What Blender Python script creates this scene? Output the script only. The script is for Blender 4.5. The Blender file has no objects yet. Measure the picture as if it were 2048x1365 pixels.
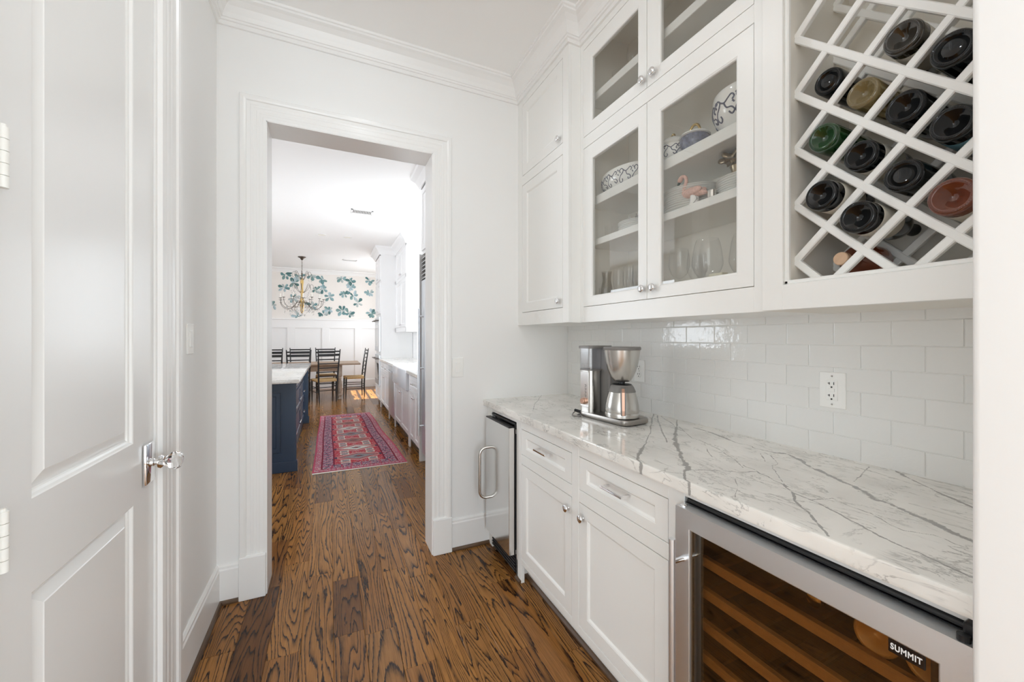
import bpy, bmesh, math, random
from mathutils import Vector, Matrix
import numpy as np

random.seed(7)
R = math.radians
scene = bpy.context.scene
COL = scene.collection

# ------------------------------------------------------------------ camera
cam_d = bpy.data.cameras.new('camera')
cam = bpy.data.objects.new('camera', cam_d)
COL.objects.link(cam)
cam.location = (0, 0, 1.32)
cam.rotation_euler = (R(90), 0, -R(24.766))
cam_d.sensor_width = 36
cam_d.lens = 789.0 / 2048 * 36
cam_d.shift_y = -7.0 / 2048
cam_d.clip_start = 0.02
scene.camera = cam

# ------------------------------------------------------------------ world, sun, window light, added fill, exposure
world = bpy.data.worlds.new('world')
scene.world = world
world.use_nodes = True
bg = world.node_tree.nodes['Background']
bg.inputs[0].default_value = (0.92, 0.96, 1.0, 1)
bg.inputs[1].default_value = 0.9

def lamp(name, kind, loc, rot, energy, color=(1, 1, 1), **kw):
    d = bpy.data.lights.new(name, kind)
    d.energy = energy
    d.color = color
    for k, v in kw.items():
        setattr(d, k, v)
    o = bpy.data.objects.new(name, d)
    o.location = loc
    o.rotation_euler = rot
    COL.objects.link(o)
    return o

lamp('sun', 'SUN', (6, 9, 9), (0, R(24), 0), 22.0, (1, 0.96, 0.9), angle=R(0.6))
# daylight at the windows (kitchen left wall, sink window, dining window), then fill lamps added behind the camera
lamp('daylight_kitchen_left', 'AREA', (-3.9, 6.2, 1.7), (0, R(-90), 0), 98, (0.84, 0.92, 1), shape='RECTANGLE', size=1.6, size_y=3.4)
lamp('daylight_sink', 'AREA', (1.46, 5.6, 1.75), (0, R(90), 0), 24, (0.86, 0.93, 1), shape='RECTANGLE', size=1.2, size_y=1.3)
lamp('daylight_dining', 'AREA', (1.46, 9.8, 1.75), (0, R(90), 0), 24, (0.86, 0.93, 1), shape='RECTANGLE', size=1.7, size_y=1.6)
lamp('fill_rear', 'AREA', (0.1, -3.45, 1.2), (R(90), 0, 0), 84, (0.82, 0.93, 1), shape='RECTANGLE', size=3.0, size_y=2.2)  # added fill for the pantry, set in an invented rear window
lamp('fill_rear_left', 'AREA', (-4.0, -2.1, 1.15), (0, R(-90), 0), 50, (0.82, 0.93, 1), shape='RECTANGLE', size=2.0, size_y=2.4)  # added fill for the base cabinets; this wall has no window
lamp('fill_rear_right', 'AREA', (2.15, -1.7, 1.15), (0, R(90), 0), 66, (0.82, 0.93, 1), shape='RECTANGLE', size=2.0, size_y=2.2)  # added fill towards the closet door; this wall has no window

vs = scene.view_settings
vs.view_transform = 'Standard'
vs.look = 'None'
vs.exposure = 0.20
vs.gamma = 1.0
vs.use_curve_mapping = False
scene.cycles.max_bounces = 16
scene.cycles.diffuse_bounces = 12
scene.cycles.glossy_bounces = 4
scene.cycles.transmission_bounces = 6
scene.cycles.transparent_max_bounces = 16
scene.cycles.sample_clamp_indirect = 6.0
scene.cycles.caustics_reflective = False
scene.cycles.caustics_refractive = False

# ------------------------------------------------------------------ materials
MATS = {}
def new_mat(name):
    m = bpy.data.materials.new(name)
    m.use_nodes = True
    nt = m.node_tree
    b = nt.nodes['Principled BSDF']
    MATS[name] = m
    return m, nt, b

def mat(name, color, rough=0.5, metal=0.0, bump=0.0, bscale=60.0, var=0.0, vscale=8.0, coat=0.0, spec=0.5, aniso=None):
    m, nt, b = new_mat(name)
    c = (*color, 1)
    b.inputs['Base Color'].default_value = c
    b.inputs['Roughness'].default_value = rough
    b.inputs['Metallic'].default_value = metal
    b.inputs['Specular IOR Level'].default_value = spec
    b.inputs['Coat Weight'].default_value = coat
    b.inputs['Coat Roughness'].default_value = 0.05
    tc = nt.nodes.new('ShaderNodeTexCoord')
    if var > 0:
        n = nt.nodes.new('ShaderNodeTexNoise'); n.inputs['Scale'].default_value = vscale; n.inputs['Detail'].default_value = 4
        nt.links.new(tc.outputs['Object'], n.inputs['Vector'])
        mx = nt.nodes.new('ShaderNodeMix'); mx.data_type = 'RGBA'
        mx.inputs[6].default_value = tuple(max(0, k * (1 - var)) for k in color) + (1,)
        mx.inputs[7].default_value = tuple(min(1, k * (1 + var)) for k in color) + (1,)
        nt.links.new(n.outputs['Fac'], mx.inputs[0])
        nt.links.new(mx.outputs[2], b.inputs['Base Color'])
    if bump > 0:
        n = nt.nodes.new('ShaderNodeTexNoise'); n.inputs['Scale'].default_value = bscale; n.inputs['Detail'].default_value = 3
        mp = nt.nodes.new('ShaderNodeMapping')
        if aniso: mp.inputs['Scale'].default_value = aniso
        nt.links.new(tc.outputs['Object'], mp.inputs['Vector'])
        nt.links.new(mp.outputs[0], n.inputs['Vector'])
        bp = nt.nodes.new('ShaderNodeBump'); bp.inputs['Strength'].default_value = bump; bp.inputs['Distance'].default_value = 0.002
        nt.links.new(n.outputs['Fac'], bp.inputs['Height'])
        nt.links.new(bp.outputs[0], b.inputs['Normal'])
    return m

mat('wall_paint', (0.87, 0.87, 0.862), 0.55, bump=0.03, bscale=180)
mat('ceiling_paint', (0.945, 0.945, 0.94), 0.7)
mat('trim_paint', (0.885, 0.883, 0.873), 0.28, bump=0.015, bscale=90)
mat('door_paint', (0.875, 0.875, 0.865), 0.24, bump=0.02, bscale=50, aniso=(1, 1, 0.15))
mat('cabinet_paint', (0.874, 0.876, 0.857), 0.32, bump=0.012, bscale=70)
mat('cabinet_inside', (0.83, 0.80, 0.74), 0.5)
mat('kitchen_white', (0.90, 0.90, 0.90), 0.3)
mat('grout', (0.86, 0.86, 0.84), 0.7)
mat('navy_paint', (0.030, 0.055, 0.10), 0.3, bump=0.02, bscale=60)
mat('stainless', (0.84, 0.87, 0.90), 0.42, 1.0, bump=0.06, bscale=40, aniso=(60, 1, 60))
mat('stainless_door', (0.80, 0.80, 0.79), 0.16, 1.0)
mat('brushed_steel', (0.60, 0.58, 0.55), 0.24, 1.0, bump=0.05, bscale=30, aniso=(8, 8, 60))
mat('chrome', (0.86, 0.86, 0.87), 0.05, 1.0)
mat('nickel', (0.70, 0.68, 0.65), 0.14, 1.0)
mat('black_plastic', (0.012, 0.012, 0.014), 0.35)
mat('dark_rubber', (0.02, 0.02, 0.02), 0.6)
mat('grey_plastic', (0.20, 0.19, 0.18), 0.38)
mat('copper', (0.58, 0.36, 0.27), 0.3, 1.0)
mat('base_steel', (0.40, 0.375, 0.35), 0.34, 1.0)
mat('gold', (0.72, 0.52, 0.22), 0.2, 1.0, bump=0.25, bscale=90)
mat('old_gold', (0.62, 0.42, 0.16), 0.4, 0.8, bump=0.6, bscale=40)
mat('bronze_gold', (0.36, 0.29, 0.20), 0.28, 1.0, bump=0.5, bscale=60)
mat('iron', (0.14, 0.115, 0.095), 0.4, 0.7)
mat('plate_white', (0.88, 0.88, 0.86), 0.12, coat=0.4)
mat('outlet_white', (0.90, 0.90, 0.88), 0.25)
mat('slot_dark', (0.03, 0.03, 0.03), 0.6)
mat('ink_white', (0.92, 0.92, 0.92), 0.4)
mat('shoe_wood', (0.10, 0.055, 0.028), 0.3, var=0.35, vscale=30)
mat('slat_wood', (0.10, 0.058, 0.03), 0.5, var=0.3, vscale=30)
mat('shelf_wood', (0.36, 0.215, 0.10), 0.45, var=0.2, vscale=40)
mat('rush', (0.62, 0.42, 0.20), 0.75, bump=0.5, bscale=150, var=0.25, vscale=60)
mat('chair_black', (0.018, 0.017, 0.017), 0.35)
mat('table_wood', (0.36, 0.25, 0.17), 0.5, var=0.3, vscale=20)
mat('table_leg_wood', (0.46, 0.38, 0.31), 0.6, var=0.4, vscale=30)
mat('cork_wood', (0.62, 0.42, 0.28), 0.6, var=0.15, vscale=60)
mat('card_cream', (0.78, 0.74, 0.60), 0.7)
mat('paper_label', (0.75, 0.71, 0.62), 0.7, var=0.12, vscale=60)
mat('teal_label', (0.16, 0.34, 0.42), 0.6, var=0.2, vscale=50)
mat('flamingo_skin', (0.78, 0.44, 0.37), 0.3, var=0.5, vscale=150, bump=0.6, bscale=200)
mat('flamingo_beak', (0.03, 0.06, 0.04), 0.3)
mat('hinge_ivory', (0.86, 0.85, 0.81), 0.3)
mat('brass_stain', (0.55, 0.40, 0.16), 0.35, 0.7)
mat('glass_black', (0.006, 0.006, 0.008), 0.06, coat=0.6, spec=0.8)
mat('sink_white', (0.80, 0.82, 0.85), 0.12)
mat('candle', (0.90, 0.88, 0.80), 0.4)

def glass_mat(name, tint, f0=0.04, rough=0.0, f90=1.0):
    """thin sheet glass: tinted see-through plus Schlick reflection"""
    m, nt, b = new_mat(name)
    nt.nodes.remove(b)
    out = nt.nodes['Material Output']
    t = nt.nodes.new('ShaderNodeBsdfTransparent'); t.inputs[0].default_value = (*tint, 1)
    g = nt.nodes.new('ShaderNodeBsdfGlossy'); g.inputs['Roughness'].default_value = rough
    lw = nt.nodes.new('ShaderNodeLayerWeight'); lw.inputs['Blend'].default_value = 0.5
    pw = nt.nodes.new('ShaderNodeMath'); pw.operation = 'POWER'; pw.inputs[1].default_value = 5.0
    ma = nt.nodes.new('ShaderNodeMath'); ma.operation = 'MULTIPLY_ADD'; ma.inputs[1].default_value = f90 - f0; ma.inputs[2].default_value = f0
    nt.links.new(lw.outputs['Facing'], pw.inputs[0]); nt.links.new(pw.outputs[0], ma.inputs[0])
    mx = nt.nodes.new('ShaderNodeMixShader')
    nt.links.new(ma.outputs[0], mx.inputs[0])
    nt.links.new(t.outputs[0], mx.inputs[1]); nt.links.new(g.outputs[0], mx.inputs[2])
    nt.links.new(mx.outputs[0], out.inputs[0])
    return m
glass_mat('pane_glass', (0.955, 0.955, 0.945), 0.06)
glass_mat('window_glass', (0.97, 0.98, 0.98), 0.02)
glass_mat('drink_glass', (0.998, 0.998, 0.998), 0.03, 0.01, 0.5)
glass_mat('tank_plastic', (0.84, 0.84, 0.86), 0.12, 0.14)
glass_mat('amber_glass', (0.86, 0.75, 0.60), 0.09)
glass_mat('smoke_glass', (0.85, 0.83, 0.79), 0.05)

def solid_glass(name, color, rough=0.02):
    m, nt, b = new_mat(name)
    b.inputs['Base Color'].default_value = (*color, 1)
    b.inputs['Roughness'].default_value = rough
    b.inputs['Transmission Weight'].default_value = 1.0
    b.inputs['IOR'].default_value = 1.5
    return m
solid_glass('crystal', (0.98, 0.98, 0.98))
# wine bottle glass: dark body colour with a polished surface
mat('bottle_black', (0.004, 0.0045, 0.005), 0.08, spec=0.45)
for nm_, c_ in (('bottle_green', (0.018, 0.10, 0.022)), ('bottle_rose', (0.32, 0.075, 0.03)), ('bottle_straw', (0.44, 0.33, 0.14))):
    mat(nm_, c_, 0.06, coat=0.4, spec=0.7)
    MATS[nm_].node_tree.nodes['Principled BSDF'].inputs['Transmission Weight'].default_value = 0.6
mat('bottle_dead', (0.016, 0.012, 0.006), 0.12, coat=0.5, spec=0.7)
mat('bottle_gold', (0.55, 0.33, 0.12), 0.15, coat=0.5, spec=0.7)

def floor_mat(name):
    m, nt, b = new_mat(name)
    N = nt.nodes.new; L = nt.links.new
    tc = N('ShaderNodeTexCoord'); oi = N('ShaderNodeObjectInfo')
    wn = N('ShaderNodeTexWhiteNoise'); wn.noise_dimensions = '1D'
    L(oi.outputs['Random'], wn.inputs['W'])
    off = N('ShaderNodeVectorMath'); off.operation = 'SCALE'; off.inputs['Scale'].default_value = 40
    L(wn.outputs['Color'], off.inputs[0])
    add = N('ShaderNodeVectorMath'); add.operation = 'ADD'
    L(tc.outputs['Object'], add.inputs[0]); L(off.outputs[0], add.inputs[1])
    # cathedral grain: contour lines of a noise stretched along the board
    mp = N('ShaderNodeMapping'); mp.inputs['Scale'].default_value = (9.0, 0.62, 1.0)
    L(add.outputs[0], mp.inputs['Vector'])
    n1 = N('ShaderNodeTexNoise'); n1.inputs['Scale'].default_value = 1.0; n1.inputs['Detail'].default_value = 1.8; n1.inputs['Roughness'].default_value = 0.45; n1.inputs['Distortion'].default_value = 0.15
    L(mp.outputs[0], n1.inputs['Vector'])
    mul = N('ShaderNodeMath'); mul.operation = 'MULTIPLY'
    rr = N('ShaderNodeMapRange'); rr.inputs['To Min'].default_value = 15; rr.inputs['To Max'].default_value = 38
    L(wn.outputs['Value'], rr.inputs['Value'])
    L(n1.outputs['Fac'], mul.inputs[0]); L(rr.outputs[0], mul.inputs[1])
    # small ragged edge on the lines
    mpr = N('ShaderNodeMapping'); mpr.inputs['Scale'].default_value = (260, 26, 1)
    L(add.outputs[0], mpr.inputs['Vector'])
    nr = N('ShaderNodeTexNoise'); nr.inputs['Scale'].default_value = 1; nr.inputs['Detail'].default_value = 2
    L(mpr.outputs[0], nr.inputs['Vector'])
    ma = N('ShaderNodeMath'); ma.operation = 'MULTIPLY_ADD'; ma.inputs[1].default_value = 0.45
    L(nr.outputs['Fac'], ma.inputs[0]); L(mul.outputs[0], ma.inputs[2])
    fr = N('ShaderNodeMath'); fr.operation = 'FRACT'; L(ma.outputs[0], fr.inputs[0])
    cr = N('ShaderNodeValToRGB')
    e = cr.color_ramp.elements
    e[0].position = 0.0; e[0].color = (0, 0, 0, 1)
    e[1].position = 0.34; e[1].color = (0, 0, 0, 1)
    for p, v in ((0.56, 0.10), (0.74, 0.48), (0.87, 1.0), (0.94, 1.0), (0.985, 0.0)):
        q = e.new(p); q.color = (v, v, v, 1)
    L(fr.outputs[0], cr.inputs['Fac'])
    # fine pores
    mpp = N('ShaderNodeMapping'); mpp.inputs['Scale'].default_value = (420, 9, 1)
    L(add.outputs[0], mpp.inputs['Vector'])
    npn = N('ShaderNodeTexNoise'); npn.inputs['Scale'].default_value = 1; npn.inputs['Detail'].default_value = 2
    L(mpp.outputs[0], npn.inputs['Vector'])
    # board base tone
    tone = N('ShaderNodeValToRGB')
    te = tone.color_ramp.elements
    te[0].position = 0.0; te[0].color = (0.12, 0.048, 0.017, 1)
    te[1].position = 1.0; te[1].color = (0.40, 0.185, 0.048, 1)
    for p, c in ((0.15, (0.27, 0.115, 0.031, 1)), (0.5, (0.38, 0.172, 0.045, 1)), (0.75, (0.31, 0.143, 0.040, 1))):
        q = te.new(p); q.color = c
    L(oi.outputs['Random'], tone.inputs['Fac'])
    pm = N('ShaderNodeMix'); pm.data_type = 'RGBA'; pm.blend_type = 'MULTIPLY'; pm.inputs[0].default_value = 0.55
    pr = N('ShaderNodeMapRange'); pr.inputs['From Min'].default_value = 0.3; pr.inputs['From Max'].default_value = 0.65; pr.inputs['To Min'].default_value = 0.5; pr.inputs['To Max'].default_value = 1.2
    L(npn.outputs['Fac'], pr.inputs['Value'])
    L(tone.outputs[0], pm.inputs[6]); L(pr.outputs[0], pm.inputs[7])
    fin = N('ShaderNodeMix'); fin.data_type = 'RGBA'
    fin.inputs[7].default_value = (0.022, 0.010, 0.006, 1)
    L(cr.outputs[0], fin.inputs[0]); L(pm.outputs[2], fin.inputs[6])
    L(fin.outputs[2], b.inputs['Base Color'])
    b.inputs['Roughness'].default_value = 0.17
    b.inputs['Specular IOR Level'].default_value = 0.22
    bp = N('ShaderNodeBump'); bp.inputs['Strength'].default_value = 0.12; bp.inputs['Distance'].default_value = 0.001; bp.invert = True
    L(cr.outputs[0], bp.inputs['Height']); L(bp.outputs[0], b.inputs['Normal'])
    return m
floor_mat('oak_floor')

def tile_mat(name):
    m, nt, b = new_mat(name)
    N = nt.nodes.new; L = nt.links.new
    geo = N('ShaderNodeNewGeometry'); oi = N('ShaderNodeObjectInfo')
    b.inputs['Base Color'].default_value = (0.80, 0.80, 0.785, 1)
    b.inputs['Roughness'].default_value = 0.04
    b.inputs['Specular IOR Level'].default_value = 0.55
    n = N('ShaderNodeTexNoise'); n.inputs['Scale'].default_value = 38; n.inputs['Detail'].default_value = 3
    L(geo.outputs['Position'], n.inputs['Vector'])
    bp = N('ShaderNodeBump'); bp.inputs['Strength'].default_value = 0.24; bp.inputs['Distance'].default_value = 0.006
    L(n.outputs['Fac'], bp.inputs['Height']); L(bp.outputs[0], b.inputs['Normal'])
    return m
tile_mat('glazed_tile')

def marble_mat(name, use_attr=True):
    m, nt, b = new_mat(name)
    N = nt.nodes.new; L = nt.links.new
    geo = N('ShaderNodeNewGeometry')
    # cloud tone
    n0 = N('ShaderNodeTexNoise'); n0.inputs['Scale'].default_value = 5; n0.inputs['Detail'].default_value = 5
    L(geo.outputs['Position'], n0.inputs['Vector'])
    base = N('ShaderNodeMix'); base.data_type = 'RGBA'
    base.inputs[6].default_value = (0.74, 0.725, 0.69, 1); base.inputs[7].default_value = (0.90, 0.885, 0.845, 1)
    mr = N('ShaderNodeMapRange'); mr.inputs['From Min'].default_value = 0.3; mr.inputs['From Max'].default_value = 0.6
    L(n0.outputs['Fac'], mr.inputs['Value']); L(mr.outputs[0], base.inputs[0])
    # thin random veins (contours of a warped, stretched noise)
    mp = N('ShaderNodeMapping'); mp.inputs['Scale'].default_value = (5.5, 2.6, 5.0); mp.inputs['Rotation'].default_value = (0, 0, R(-28))
    L(geo.outputs['Position'], mp.inputs['Vector'])
    n1 = N('ShaderNodeTexNoise'); n1.inputs['Scale'].default_value = 1.3; n1.inputs['Detail'].default_value = 7; n1.inputs['Roughness'].default_value = 0.62; n1.inputs['Distortion'].default_value = 0.5
    L(mp.outputs[0], n1.inputs['Vector'])
    s1 = N('ShaderNodeMath'); s1.operation = 'SUBTRACT'; s1.inputs[1].default_value = 0.5; L(n1.outputs['Fac'], s1.inputs[0])
    a1 = N('ShaderNodeMath'); a1.operation = 'ABSOLUTE'; L(s1.outputs[0], a1.inputs[0])
    r1 = N('ShaderNodeMapRange'); r1.inputs['From Min'].default_value = 0.0; r1.inputs['From Max'].default_value = 0.014; r1.inputs['To Min'].default_value = 1; r1.inputs['To Max'].default_value = 0
    L(a1.outputs[0], r1.inputs['Value'])
    n2 = N('ShaderNodeTexNoise'); n2.inputs['Scale'].default_value = 6; n2.inputs['Detail'].default_value = 2
    L(geo.outputs['Position'], n2.inputs['Vector'])
    r2 = N('ShaderNodeMapRange'); r2.inputs['From Min'].default_value = 0.40; r2.inputs['From Max'].default_value = 0.60
    L(n2.outputs['Fac'], r2.inputs['Value'])
    v1 = N('ShaderNodeMath'); v1.operation = 'MULTIPLY'; L(r1.outputs[0], v1.inputs[0]); L(r2.outputs[0], v1.inputs[1])
    v1b = N('ShaderNodeMath'); v1b.operation = 'MULTIPLY'; v1b.inputs[1].default_value = 0.62; L(v1.outputs[0], v1b.inputs[0])
    mpb = N('ShaderNodeMapping'); mpb.inputs['Scale'].default_value = (16, 5.5, 12); mpb.inputs['Rotation'].default_value = (0, 0, R(-38)); mpb.inputs['Location'].default_value = (3, 7, 1)
    L(geo.outputs['Position'], mpb.inputs['Vector'])
    nb = N('ShaderNodeTexNoise'); nb.inputs['Scale'].default_value = 1.2; nb.inputs['Detail'].default_value = 6; nb.inputs['Roughness'].default_value = 0.6; nb.inputs['Distortion'].default_value = 0.8
    L(mpb.outputs[0], nb.inputs['Vector'])
    sb1 = N('ShaderNodeMath'); sb1.operation = 'SUBTRACT'; sb1.inputs[1].default_value = 0.54; L(nb.outputs['Fac'], sb1.inputs[0])
    ab1 = N('ShaderNodeMath'); ab1.operation = 'ABSOLUTE'; L(sb1.outputs[0], ab1.inputs[0])
    rb1 = N('ShaderNodeMapRange'); rb1.inputs['From Min'].default_value = 0.0; rb1.inputs['From Max'].default_value = 0.018; rb1.inputs['To Min'].default_value = 0.55; rb1.inputs['To Max'].default_value = 0
    L(ab1.outputs[0], rb1.inputs['Value'])
    nb2 = N('ShaderNodeTexNoise'); nb2.inputs['Scale'].default_value = 9; nb2.inputs['Detail'].default_value = 2
    L(geo.outputs['Position'], nb2.inputs['Vector'])
    rb2 = N('ShaderNodeMapRange'); rb2.inputs['From Min'].default_value = 0.44; rb2.inputs['From Max'].default_value = 0.58
    L(nb2.outputs['Fac'], rb2.inputs['Value'])
    vb = N('ShaderNodeMath'); vb.operation = 'MULTIPLY'; L(rb1.outputs[0], vb.inputs[0]); L(rb2.outputs[0], vb.inputs[1])
    vm = N('ShaderNodeMath'); vm.operation = 'MAXIMUM'; L(v1b.outputs[0], vm.inputs[0]); L(vb.outputs[0], vm.inputs[1])
    fac = vm.outputs[0]
    if use_attr:
        at = N('ShaderNodeAttribute'); at.attribute_name = 'vein'
        n3 = N('ShaderNodeTexNoise'); n3.inputs['Scale'].default_value = 45; n3.inputs['Detail'].default_value = 5; n3.inputs['Roughness'].default_value = 0.7
        L(geo.outputs['Position'], n3.inputs['Vector'])
        sb = N('ShaderNodeMath'); sb.operation = 'MULTIPLY_ADD'; sb.inputs[1].default_value = 4.6; sb.inputs[2].default_value = -2.2
        L(n3.outputs['Fac'], sb.inputs[0])
        ad = N('ShaderNodeMath'); ad.operation = 'ADD'; L(at.outputs['Fac'], ad.inputs[0]); L(sb.outputs[0], ad.inputs[1])
        r3 = N('ShaderNodeMapRange'); r3.inputs['From Min'].default_value = 0.75; r3.inputs['From Max'].default_value = 1.25; r3.inputs['To Min'].default_value = 0.72; r3.inputs['To Max'].default_value = 0
        L(ad.outputs[0], r3.inputs['Value'])
        mxm = N('ShaderNodeMath'); mxm.operation = 'MAXIMUM'; L(r3.outputs[0], mxm.inputs[0]); L(fac, mxm.inputs[1])
        fac = mxm.outputs[0]
    fin = N('ShaderNodeMix'); fin.data_type = 'RGBA'; fin.inputs[7].default_value = (0.16, 0.155, 0.145, 1)
    L(fac, fin.inputs[0]); L(base.outputs[2], fin.inputs[6]); L(fin.outputs[2], b.inputs['Base Color'])
    b.inputs['Roughness'].default_value = 0.10
    return m
marble_mat('marble', True)
marble_mat('marble_plain', False)

def attr_mat(name, attr, rough, bump=0.0):
    m, nt, b = new_mat(name)
    at = nt.nodes.new('ShaderNodeAttribute'); at.attribute_name = attr
    nt.links.new(at.outputs['Color'], b.inputs['Base Color'])
    b.inputs['Roughness'].default_value = rough
    if bump:
        n = nt.nodes.new('ShaderNodeTexNoise'); n.inputs['Scale'].default_value = 300
        bp = nt.nodes.new('ShaderNodeBump'); bp.inputs['Strength'].default_value = bump; bp.inputs['Distance'].default_value = 0.003
        tc = nt.nodes.new('ShaderNodeTexCoord'); nt.links.new(tc.outputs['Object'], n.inputs['Vector'])
        nt.links.new(n.outputs['Fac'], bp.inputs['Height']); nt.links.new(bp.outputs[0], b.inputs['Normal'])
    return m
attr_mat('rug_wool', 'col', 0.95, 0.4)
attr_mat('leaf_ink', 'col', 0.8)

mat('blue_china', (0.15, 0.16, 0.23), 0.2, var=0.95, vscale=140)
mat('scroll_blue', (0.085, 0.095, 0.15), 0.2)
mat('wallpaper', (0.84, 0.80, 0.755), 0.85, var=0.04, vscale=3)

# ------------------------------------------------------------------ mesh helpers
ORG = {}
X, Y, Z = Vector((1, 0, 0)), Vector((0, 1, 0)), Vector((0, 0, 1))

class MB:
    def __init__(self):
        self.bm = bmesh.new()
        self.flat = False
    def box(self, lo, hi, bev=0.0, seg=1):
        r = bmesh.ops.create_cube(self.bm, size=1.0)
        vs_ = r['verts']
        lo = Vector(lo); hi = Vector(hi); c = (lo + hi) / 2; s = hi - lo
        for v in vs_:
            v.co = Vector((v.co.x * s.x, v.co.y * s.y, v.co.z * s.z)) + c
        if bev > 0:
            es = list({e for v in vs_ for e in v.link_edges})
            bmesh.ops.bevel(self.bm, geom=es, offset=bev, segments=seg, affect='EDGES', profile=0.5)
        return self
    def face(self, pts):
        vs_ = [self.bm.verts.new(p) for p in pts]
        return self.bm.faces.new(vs_)
    def loops(self, rings, closed=True, cap0=True, cap1=True):
        """skin a list of rings (each a list of points of one length)"""
        R_ = [[self.bm.verts.new(p) for p in ring] for ring in rings]
        n = len(R_[0])
        for a, b_ in zip(R_, R_[1:]):
            for i in range(n if closed else n - 1):
                j = (i + 1) % n
                self.bm.faces.new((a[i], a[j], b_[j], b_[i]))
        if closed and cap0: self.bm.faces.new(list(reversed(R_[0])))
        if closed and cap1: self.bm.faces.new(R_[-1])
        return self
    def tube(self, pts, r, n=8, closed=False):
        pts = [Vector(p) for p in pts]
        k = len(pts)
        rs = r if isinstance(r, (list, tuple)) else [r] * k
        rings = []
        prev = None
        for i, p in enumerate(pts):
            if closed:
                d = pts[(i + 1) % k] - pts[i - 1]
            else:
                d = pts[min(i + 1, k - 1)] - pts[max(i - 1, 0)]
            d.normalize()
            if prev is None:
                up = Z if abs(d.z) < 0.9 else X
                a = d.cross(up).normalized()
            else:
                a = (prev - d * prev.dot(d)).normalized()
            prev = a
            b_ = d.cross(a)
            rings.append([p + (a * math.cos(2 * math.pi * t / n) + b_ * math.sin(2 * math.pi * t / n)) * rs[i] for t in range(n)])
        if closed:
            rings.append(rings[0])
            self.loops(rings, True, False, False)
        else:
            self.loops(rings)
        return self
    def cyl(self, p0, p1, r0, r1=None, n=16):
        return self.tube([p0, p1], [r0, r0 if r1 is None else r1], n)
    def lathe(self, prof, c=(0, 0, 0), n=24, axis=Z, cap=True):
        """prof: (radius, height) pairs along the axis"""
        axis = Vector(axis).normalized(); c = Vector(c)
        a = axis.cross(X if abs(axis.x) < 0.9 else Y).normalized(); b_ = axis.cross(a)
        rings = [[c + axis * h + (a * math.cos(2 * math.pi * t / n) + b_ * math.sin(2 * math.pi * t / n)) * max(r, 1e-4) for t in range(n)] for r, h in prof]
        return self.loops(rings, True, cap, cap)
    def ell(self, c, rad, nu=12, nv=8):
        c = Vector(c)
        rings = []
        for j in range(1, nv):
            th = math.pi * j / nv
            rings.append([c + Vector((rad[0] * math.sin(th) * math.cos(2 * math.pi * i / nu), rad[1] * math.sin(th) * math.sin(2 * math.pi * i / nu), rad[2] * math.cos(th))) for i in range(nu)])
        return self.loops(rings)
    def panel(self, O, U, V, D, u0, u1, v0, v1, thick, holes, prof, fill=True):
        """slab with rectangular profiled recesses; D points from the front into the slab"""
        O = Vector(O); U = Vector(U); V = Vector(V); D = Vector(D)
        P = lambda u, v, d: O + U * u + V * v + D * d
        def frame(d):
            hs = sorted(holes, key=lambda h: h[2])
            a, b_ = hs[0][0], hs[0][1]
            self.face([P(u0, v0, d), P(a, v0, d), P(a, v1, d), P(u0, v1, d)])
            self.face([P(b_, v0, d), P(u1, v0, d), P(u1, v1, d), P(b_, v1, d)])
            lo = v0
            for h in hs:
                self.face([P(a, lo, d), P(b_, lo, d), P(b_, h[2], d), P(a, h[2], d)])
                lo = h[3]
            self.face([P(a, lo, d), P(b_, lo, d), P(b_, v1, d), P(a, v1, d)])
        frame(0)
        for h in holes:
            rings = []
            for ins, dep in [(0, 0)] + list(prof):
                a, b_, c, e = h[0] + ins, h[1] - ins, h[2] + ins, h[3] - ins
                rings.append([P(a, c, dep), P(b_, c, dep), P(b_, e, dep), P(a, e, dep)])
            self.loops(rings, True, False, fill)
        if fill:
            self.face([P(u0, v0, thick), P(u1, v0, thick), P(u1, v1, thick), P(u0, v1, thick)])
        else:
            frame(thick)
        for (a, b_, c, e) in ((u0, u1, v0, v0), (u0, u1, v1, v1)):
            self.face([P(a, c, 0), P(b_, c, 0), P(b_, c, thick), P(a, c, thick)])
        for a in (u0, u1):
            self.face([P(a, v0, 0), P(a, v1, 0), P(a, v1, thick), P(a, v0, thick)])
        return self
    def sweep(self, path, prof):
        """sweep a profile of (offset to the left of travel, z) along a plan path with mitred corners"""
        path = [Vector((p[0], p[1], 0)) for p in path]
        ds = [(b_ - a).normalized() for a, b_ in zip(path, path[1:])]
        ns = [Vector((-d.y, d.x, 0)) for d in ds]
        rings = []
        for i, p in enumerate(path):
            if i == 0: m = ns[0]
            elif i == len(path) - 1: m = ns[-1]
            else: m = (ns[i - 1] + ns[i]) / (1 + ns[i - 1].dot(ns[i]))
            rings.append([p + m * o + Z * z for o, z in prof])
        return self.loops(rings, True)
    def casing(self, f, u0, u1, vt, v0, prof):
        """door casing: f(u, v, h) maps to world; prof is (distance from opening, projection)"""
        rings = []
        for d, h in prof:
            rings.append([f(u0 - d, v0, h), f(u0 - d, vt + d, h), f(u1 + d, vt + d, h), f(u1 + d, v0, h)])
        self.loops(rings, False)
        return self
    def mesh(self, name):
        bmesh.ops.recalc_face_normals(self.bm, faces=self.bm.faces)
        me = bpy.data.meshes.new(name)
        self.bm.to_mesh(me)
        self.bm.free()
        return me
    def build(self, name, material, parent=None, smooth=False, angle=35):
        me = self.mesh(name)
        if parent is not None and ORG[parent].length > 0:
            me.transform(Matrix.Translation(-ORG[parent]))
        return link(name, me, material, parent, smooth, angle)

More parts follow.
